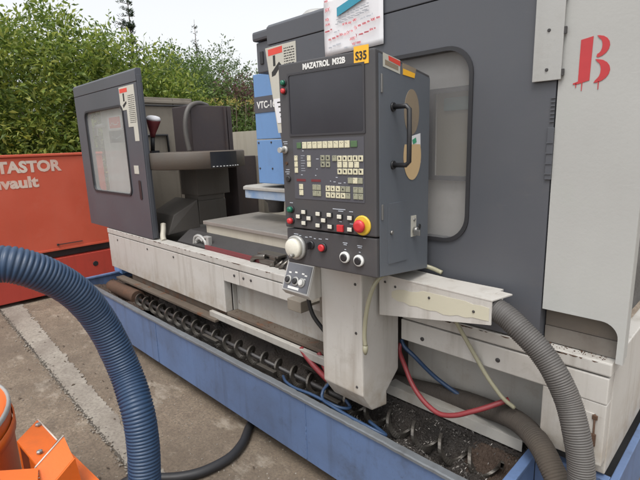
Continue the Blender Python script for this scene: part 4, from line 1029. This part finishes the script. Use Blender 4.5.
# ------------------------------------------------------------------ red skip container
SK = thing('skip_container', 'big weathered red steel skip with worn white lettering behind the left end', 'skip', (-6.0, .4, 0))
mb = MB(); mb.prism([(-5.10, .47), (-5.10, 1.40), (-5.13, 1.42), (-5.16, 1.42), (-5.16, .47)], 'Y', -1.6, 1.87, 0)
mb.box(-7.0, -5.161, 1.83, 1.87, .47, 1.42); mb.box(-7.0, -5.161, -1.6, -1.56, .47, 1.42); mb.box(-7.04, -7.0, -1.6, 1.80, .47, 1.42)
mb.box(-7.0, -5.161, -1.559, 1.759, .47, .52); part('body', mb, M['skip'], SK)
mb = MB(); mb.box(-5.115, -5.085, -1.6, 1.875, 1.405, 1.432, .008); part('top_rail', mb, M['skip'], SK)
mb = MB(); mb.box(-5.101, -5.094, -1.6, 1.868, .472, .492, .002); mb.box(-5.101, -5.0965, .215, .223, .495, 1.40)
part('weld_flange', mb, M['skip'], SK)
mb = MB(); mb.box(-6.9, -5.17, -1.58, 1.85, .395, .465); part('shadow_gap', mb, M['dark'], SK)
mb = MB(); mb.box(-6.95, -5.098, -1.6, 1.86, .04, .39, .006); part('lower_frame', mb, M['skip_low'], SK)
mb = MB(); mb.box(-5.09, -5.085, 1.33, 1.56, .528, .536); mb.box(-5.10, -5.085, 1.32, 1.335, .522, .54); part('latch_rod', mb, M['dark'], SK)
mb = MB(); mb.lathe([(.028, 0), (.024, .004)], (-5.0975, 1.66, .265), (1, 0, 0), 14); part('drain_hole', mb, M['black'], SK)
for y in (-1.2, 1.2):
    mb = MB(); mb.box(-6.9, -5.2, y - .06, y + .06, 0, .039); part('runner', mb, M['dark'], SK)
TX = Matrix(((0, 0, 1, -5.0985), (1, 0, 0, 0), (0, 1, 0, 0), (0, 0, 0, 1)))
mb = MB(); mb.text('TASTOR', .142, Matrix.Translation((0, .925, 1.268)) @ TX, .0065, .0008, xs=.99); part('lettering', mb, M['skip_text'], SK)
mb = MB(); mb.text('nvault', .140, Matrix.Translation((0, .862, 1.125)) @ TX, .0062, .0008, xs=1.12); part('lettering', mb, M['skip_text'], SK)

# ------------------------------------------------------------------ orange steel machine in the near corner
OR = thing('orange_drum_machine', 'bright orange steel drum with folded bracket plates in the near left corner', 'machine', (-1.7, .1, 0))
mb = MB(); mb.lathe([(.395, .0), (.398, .30), (.400, .585), (.402, .60), (.402, .622), (.387, .624), (.380, .55), (.0, .53)], (-1.861, -.149, 0), seg=64); part('drum', mb, M['orange'], OR)
mb = MB(); mb.lathe([(.392, .615), (.393, .6265), (.398, .629), (.4035, .6265), (.4045, .615)], (-1.861, -.149, 0), seg=64, cap=False); part('drum_rim', mb, M['alu'], OR)
mb = MB(); mb.lathe([(.404, .535), (.409, .537), (.409, .572), (.404, .574)], (-1.861, -.149, 0), seg=64, cap=False); part('drum_band', mb, M['orange'], OR)
mb = MB(); mb.plate([(-1.604, .219, .565), (-1.443, .233, .555), (-1.545, .315, .545), (-1.706, .301, .555)], .006)
mb.plate([(-1.604, .2185, .564), (-1.706, .3005, .554), (-1.706, .3005, .40), (-1.604, .2185, .41)], .006); part('bracket_plate', mb, M['orange'], OR)
mb = MB(); mb.plate([(-1.440, .228, .552), (-1.357, .226, .518), (-1.405, .320, .55), (-1.488, .322, .584)], .007)
mb.plate([(-1.357, .226, .5175), (-1.405, .3205, .5495), (-1.385, .330, .40), (-1.340, .235, .38)], .006); part('bracket_flange', mb, M['orange'], OR)
mb = MB(); mb.plate([(-1.60, .356, .455), (-1.465, .278, .445), (-1.25, .30, .435), (-1.385, .378, .445)], .006)
mb.plate([(-1.60, .357, .455), (-1.385, .379, .445), (-1.385, .379, .1), (-1.60, .357, .1)], .006); part('side_plate', mb, M['orange'], OR)
mb = MB(); mb.plate([(-1.50, .13, .565), (-1.33, .10, .56), (-1.283, .192, .55), (-1.425, .232, .556)], .006); part('foot_plate', mb, M['orange'], OR)
mb = MB()
for a, b in (((-1.440, .228, .553), (-1.488, .322, .585)), ((-1.545, .315, .546), (-1.706, .301, .556))): mb.tube([a, b], .0026, 6)
rn = random.Random(66)
for k in range(14):
    t = rn.random(); p_ = Vector((-1.440, .228, .553)).lerp(Vector((-1.357, .226, .519)), t); mb.lathe([(rn.uniform(.002, .005), 0), (.001, .0006)], p_ + Vector((-.045 * rn.random(), .09 * rn.random(), .033)) * .0 + Vector((0, -.001, .0004)), (0, 0, 1), 6)
part('worn_edge', mb, M['orange_wear'], OR)
for p_ in ((-1.665, .292, .556), (-1.50, .255, .556)):
    mb = MB(); mb.lathe([(.009, 0), (.009, .006), (.006, .008)], p_, (0, 0, 1), 6, smooth=False); part('bolt', mb, M['steel'], OR)
mb = MB(); mb.box(-1.56, -1.45, .235, .26, .05, .55); mb.tube([(-1.40, .30, .02), (-1.42, .30, .45)], .025, 12); part('bracket_post', mb, M['orange'], OR)

# ------------------------------------------------------------------ trees and shrubs
def crown(blobs, n, L_, rn, droop=.3, narrow=.36, spray=.14, core=.5):
    mb = MB(); bm = mb.bm
    tot = sum(b[3] ** 2 * b[4] for b in blobs)
    for (cx, cy, cz, r, rz) in blobs:
        k = int(n * r * r * rz / tot); ncl = max(4, k // 16)
        for c in range(ncl):
            while True:
                d = Vector((rn.uniform(-1, 1), rn.uniform(-1, 1), rn.uniform(-1, 1)))
                if .05 < d.length < 1: break
            d = d.normalized(); q = core + (1 - core) * rn.random() ** .6
            q *= 1 + .13 * sin(d.x * 5 + cx * 3) * sin(d.y * 6 + cy) + .12 * sin(d.z * 7 + cx)
            cc = Vector((cx + d.x * r * q, cy + d.y * r * q, cz + d.z * rz * q))
            ax = (d + Vector((rn.gauss(0, .5), rn.gauss(0, .5), .5 + rn.gauss(0, .4)))).normalized()
            for l in range(16):
                p = cc + ax * rn.uniform(-spray, spray * 1.3) + Vector((rn.gauss(0, 1), rn.gauss(0, 1), rn.gauss(0, 1))) * spray * .42
                t = (ax * .7 + Vector((rn.gauss(0, .7), rn.gauss(0, .7), rn.gauss(0, .6) - droop * .2))).normalized()
                sd_ = t.cross(Vector((rn.gauss(0, 1), rn.gauss(0, 1), rn.gauss(0, 1)))).normalized(); nn = t.cross(sd_)
                ll = L_ * rn.uniform(.45, 1.35); w = ll * narrow
                m0 = p + t * ll * .45
                a = bm.verts.new(p); b = bm.verts.new(m0 + sd_ * w * .5 + nn * w * .18); e = bm.verts.new(p + t * ll - Vector((0, 0, ll * droop * .35))); f2 = bm.verts.new(m0 - sd_ * w * .5 + nn * w * .18)
                bm.faces.new((a, b, e)); bm.faces.new((a, e, f2))
    return mb
def sprig(mb, base, top, n, L_, rn, narrow=.36, stem=False):
    base, top = Vector(base), Vector(top)
    if stem: mb.tube([base.lerp(top, k / 8) + Vector((sin(k / 8 * 5) * .06, cos(k / 8 * 4) * .05, 0)) for k in range(9)], .006, 4, rad=[.008 * (1 - k / 10) for k in range(9)])
    for i in range(n):
        t_ = rn.random(); p = base.lerp(top, t_) + Vector((sin(t_ * 5) * .06, cos(t_ * 4) * .05, rn.gauss(0, .02))); a = rn.random() * 6.28
        t = Vector((cos(a), sin(a), .5 + rn.random() * .6)).normalized(); sd_ = t.cross(Vector((rn.gauss(0, 1), rn.gauss(0, 1), .3))).normalized()
        ll = L_ * rn.uniform(.6, 1.1) * (1.1 - .4 * t_); w = ll * narrow; m0 = p + t * ll * .45
        v = [mb.bm.verts.new(q) for q in (p, m0 + sd_ * w * .5, p + t * ll, m0 - sd_ * w * .5)]
        mb.bm.faces.new((v[0], v[1], v[2])); mb.bm.faces.new((v[0], v[2], v[3]))
def trunk_mb(x, y, h, r, rn, branches=5, spread=.5):
    mb = MB(); pts = [(x + rn.gauss(0, .02) * k, y + rn.gauss(0, .02) * k, h * k / 6) for k in range(7)]
    mb.tube(spline(pts, 4), r, 8, rad=[r * (1 - .75 * i / 24) for i in range(25)])
    for b in range(branches):
        z0 = h * rn.uniform(.25, .7); a = rn.random() * 6.28; l = spread * rn.uniform(.6, 1.1)
        mb.tube(spline([(x, y, z0), (x + cos(a) * l * .5, y + sin(a) * l * .5, z0 + l * .5), (x + cos(a) * l, y + sin(a) * l, z0 + l * 1.2)], 4), r * .4, 6, rad=[r * .45 * (1 - .8 * i / 8) for i in range(9)])
    return mb
def shrub(name, label, cat, x, y, blobs, n, L_, m, seed, h, r=.06, sprigs=(), group=None, **k):
    rn = random.Random(seed); T = thing(name, label, cat, (x, y, 0), group)
    part('trunk', trunk_mb(x, y, h, r, rn, spread=.5 * blobs[0][3] + .2), M['bark'], T)
    mb = crown(blobs, n, L_, rn, **k)
    for b_, t_, q_ in sprigs: sprig(mb, b_, t_, q_, L_, rn, stem=True)
    part('crown', mb, M[m], T); return T
shrub('laurel_bush', 'bright yellow green laurel bush at the far left above the red skip', 'bush', -7.8, .8, [(-7.8, .6, 1.75, 1.1, 1.75), (-7.7, 1.5, 1.75, .95, 1.7)], 24000, .092, 'laurel', 31, 1.8, group='bright laurel bushes behind the skip')
shrub('laurel_bush', 'bright laurel bush with a tall leafy shoot behind the skip lettering', 'bush', -7.7, 2.3, [(-7.7, 2.25, 1.85, 1.0, 1.8), (-7.5, 2.8, 1.6, .75, 1.55)], 24000, .092, 'laurel', 32, 2.0,
      sprigs=[((-7.7, 2.45, 2.7), (-7.6, 2.62, 3.7), 45), ((-7.7, 2.2, 2.6), (-7.85, 2.1, 3.3), 30)], group='bright laurel bushes behind the skip')
shrub('laurel_bush', 'bright laurel bush with thin upright shoots behind the left grey door', 'bush', -7.6, 3.3, [(-7.6, 3.25, 1.65, .85, 1.6), (-7.3, 3.9, 1.5, .7, 1.45)], 24000, .090, 'laurel', 33, 2.0,
      sprigs=[((-7.6, 3.2, 2.6), (-7.6, 3.22, 3.55), 34), ((-7.6, 3.6, 2.5), (-7.5, 3.7, 3.2), 26)], group='bright laurel bushes behind the skip')
shrub('hedge_tree', 'mid green rounded tree right of the bright laurels', 'tree', -8.6, 4.9, [(-8.6, 4.7, 1.9, 1.0, 1.45), (-8.3, 5.4, 1.6, .8, 1.25)], 26000, .085, 'laurel2', 34, 2.3)
shrub('sage_bush', 'grey green fine leaved bush seen above the tool magazine', 'bush', -10.2, 6.8, [(-10.2, 6.6, 2.0, 1.2, 1.65), (-9.9, 7.8, 1.7, 1.0, 1.4)], 26000, .085, 'sage', 35, 2.4)
shrub('purple_bush', 'purple brown bush with sparse leaves left of the blue column', 'bush', -8.0, 5.95, [(-8.0, 5.75, 1.7, .62, 1.2), (-7.9, 6.4, 1.5, .6, 1.2)], 13000, .075, 'purple', 36, 2.0, core=.3)
shrub('dark_bush', 'dark green low bush in the shade behind the red skip', 'bush', -8.9, 1.8, [(-8.9, 1.2, 1.2, 1.1, 1.3), (-8.9, 2.8, 1.2, 1.1, 1.3), (-9.0, 4.2, 1.2, 1.0, 1.3)], 12000, .11, 'laurel2', 37, 1.6)
shrub('low_shrub', 'low mid green shrub below the purple bush', 'bush', -7.0, 5.6, [(-7.0, 5.4, .85, .7, .85), (-7.0, 6.4, .8, .7, .85)], 6000, .08, 'laurel2', 38, 1.0)
shrub('backing_tree', 'dense dark green tree far behind the laurel bushes on the left', 'tree', -12.5, 2.2, [(-12.5, 1.4, 2.2, 1.6, 1.6), (-12.5, 3.4, 2.2, 1.5, 1.5)], 14000, .15, 'laurel2', 41, 2.6, r=.1)
shrub('backing_tree', 'dense dark tree far behind the conifers above the magazine', 'tree', -13.5, 6.4, [(-13.5, 5.4, 2.2, 1.5, 1.75), (-13.5, 7.6, 2.2, 1.5, 1.65)], 14000, .14, 'laurel2', 42, 2.6, r=.1)
shrub('backing_tree', 'dense grey green tree far behind the blue column', 'tree', -12.5, 10.2, [(-12.5, 9.4, 2.0, 1.5, 1.5), (-12.2, 11.2, 1.8, 1.5, 1.4)], 14000, .14, 'sage', 43, 2.4, r=.1)
# flower heads on the low shrub
rn = random.Random(40)
T = thing('flowering_shrub', 'small shrub carrying pale yellow flower heads above the cream back sheet', 'bush', (-7.4, 5.2, 0))
mb = MB()
for k in range(9): mb.tube([(-7.4 + rn.gauss(0, .05), 5.2 + rn.gauss(0, .05), 0), (-7.4 + rn.gauss(0, .2), 5.2 + (k - 4) * .13, 2.18 + rn.uniform(-.06, .1))], .008, 5)
part('trunk', mb, M['bark'], T)
part('crown', crown([(-7.4, 5.2, 1.6, .6, .55)], 2600, .08, rn), M['laurel2'], T)
part('flowers', crown([(-7.4, 5.2 + (k - 4) * .13, 2.2 + rn.uniform(-.04, .06), .07, .05) for k in range(9)], 380, .035, rn, spray=.05), M['gold'], T)
def conifer(label, x, y, h, r, n, seed, gap=1.0):
    rn = random.Random(seed); T = thing('conifer', label, 'tree', (x, y, 0), 'conifers behind the bushes'); mb = MB()
    mb.tube([(x, y, h * k / 8) for k in range(9)], .05, 7, rad=[.07 * (1 - k / 8.4) for k in range(9)])
    cr = MB()
    lev = int(h / .28)
    for i in range(2, lev):
        zb = h * i / lev; rr = r * (1 - i / lev) + .06
        for b in range(rn.choice((3, 4, 6))):
            z = zb + rn.uniform(-.2, .2); a = rn.random() * 6.28; l = rr * rn.uniform(.35, 1.3)
            e = Vector((x + cos(a) * l, y + sin(a) * l, z - l * .12 + rn.uniform(0, .15)))
            mb.tube([(x, y, z), e], .008, 4)
            sprig(cr, (x, y, z), e, int(n / lev / 6), .10, rn, .22)
    part('trunk', mb, M['bark'], T); part('crown', cr, M['conifer'], T)
conifer('tall dark conifer at the left edge of the picture', -10.5, 1.98, 6.4, .8, 9000, 51)
conifer('thin dark conifer poking above the left grey door', -11.5, 5.25, 5.3, 1.1, 4200, 52)
conifer('slender bare topped conifer above the tool magazine', -12.5, 7.6, 5.0, .45, 1100, 53)
# light overhanging branches behind the enclosure
rn = random.Random(60)
T = thing('birch_tree', 'thin pale tree with sparse hanging leaves behind the machine top', 'tree', (-6.2, 8.6, 0)); mb = MB()
mb.tube(spline([(-6.2, 8.6, 0), (-6.15, 8.6, 1.6), (-6.25, 8.65, 3.2), (-6.2, 8.6, 5.2)], 6), .06, 7, rad=[.08 * (1 - i / 22) for i in range(19)])
cr = MB()
for k in range(26):
    z = rn.uniform(2.4, 4.9); a = rn.random() * 6.28; l = rn.uniform(.5, 1.3)
    e = Vector((-6.2 + cos(a) * l, 8.6 + sin(a) * l, z + rn.uniform(-.1, .45)))
    mb.tube(spline([(-6.2, 8.6, z), (-6.2 + cos(a) * l * .6, 8.6 + sin(a) * l * .6, z + .25), e], 3), .008, 4)
    sprig(cr, (-6.2 + cos(a) * l * .3, 8.6 + sin(a) * l * .3, z + .12), e, 34, .075, rn, .5)
part('trunk', mb, M['bark'], T); part('crown', cr, M['sage'], T)

# ------------------------------------------------------------------ light, sky, camera
SUN_EL, SUN_AZ = radians(64), radians(-25)     # azimuth measured from -Y towards +X
sd_ = Vector((sin(-SUN_AZ) * cos(SUN_EL), -cos(SUN_AZ) * cos(SUN_EL), sin(SUN_EL)))
sun = bpy.data.lights.new('sun', 'SUN'); sun.energy = 1.05; sun.angle = radians(22); sun.color = (1, .97, .92)
so = bpy.data.objects.new('sun', sun); COL.objects.link(so); so.rotation_euler = sd_.to_track_quat('Z', 'Y').to_euler(); so.location = (0, 0, 10)
w = bpy.data.worlds.new('World'); SC.world = w; w.use_nodes = True
N, L = w.node_tree.nodes, w.node_tree.links
bg = N['Background']; sky = N.new('ShaderNodeTexSky'); sky.sky_type = 'NISHITA'; sky.sun_disc = False
sky.sun_elevation = SUN_EL; sky.sun_rotation = math.atan2(sd_.x, sd_.y); sky.dust_density = 4.0; sky.air_density = 1.2; sky.ozone_density = 1.0
hs = N.new('ShaderNodeHueSaturation'); hs.inputs['Saturation'].default_value = .14; hs.inputs['Value'].default_value = 1.28
L.new(sky.outputs[0], hs.inputs['Color']); L.new(hs.outputs[0], bg.inputs[0]); bg.inputs[1].default_value = .15
cam = bpy.data.cameras.new('camera'); co = bpy.data.objects.new('camera', cam); COL.objects.link(co); SC.camera = co
yaw, pit, rol = radians(45.331), radians(11.926), radians(1.942)
fw = Vector((-sin(yaw) * cos(pit), cos(yaw) * cos(pit), -sin(pit))); rt = Vector((cos(yaw), sin(yaw), 0)); dn = fw.cross(rt)
r2 = rt * cos(rol) + dn * sin(rol); d2 = dn * cos(rol) - rt * sin(rol)
mtx = Matrix.Identity(4)
for i in range(3): mtx[i][0], mtx[i][1], mtx[i][2] = r2[i], -d2[i], -fw[i]
mtx[2][3] = 1.45
co.matrix_world = mtx
cam.sensor_fit = 'HORIZONTAL'; cam.sensor_width = 36; cam.lens = 36 * 462 / 640; cam.clip_start = .02; cam.clip_end = 3000
vs = SC.view_settings; vs.view_transform = 'Standard'; vs.look = 'None'; vs.exposure = 0.46; vs.gamma = 1; vs.use_curve_mapping = False
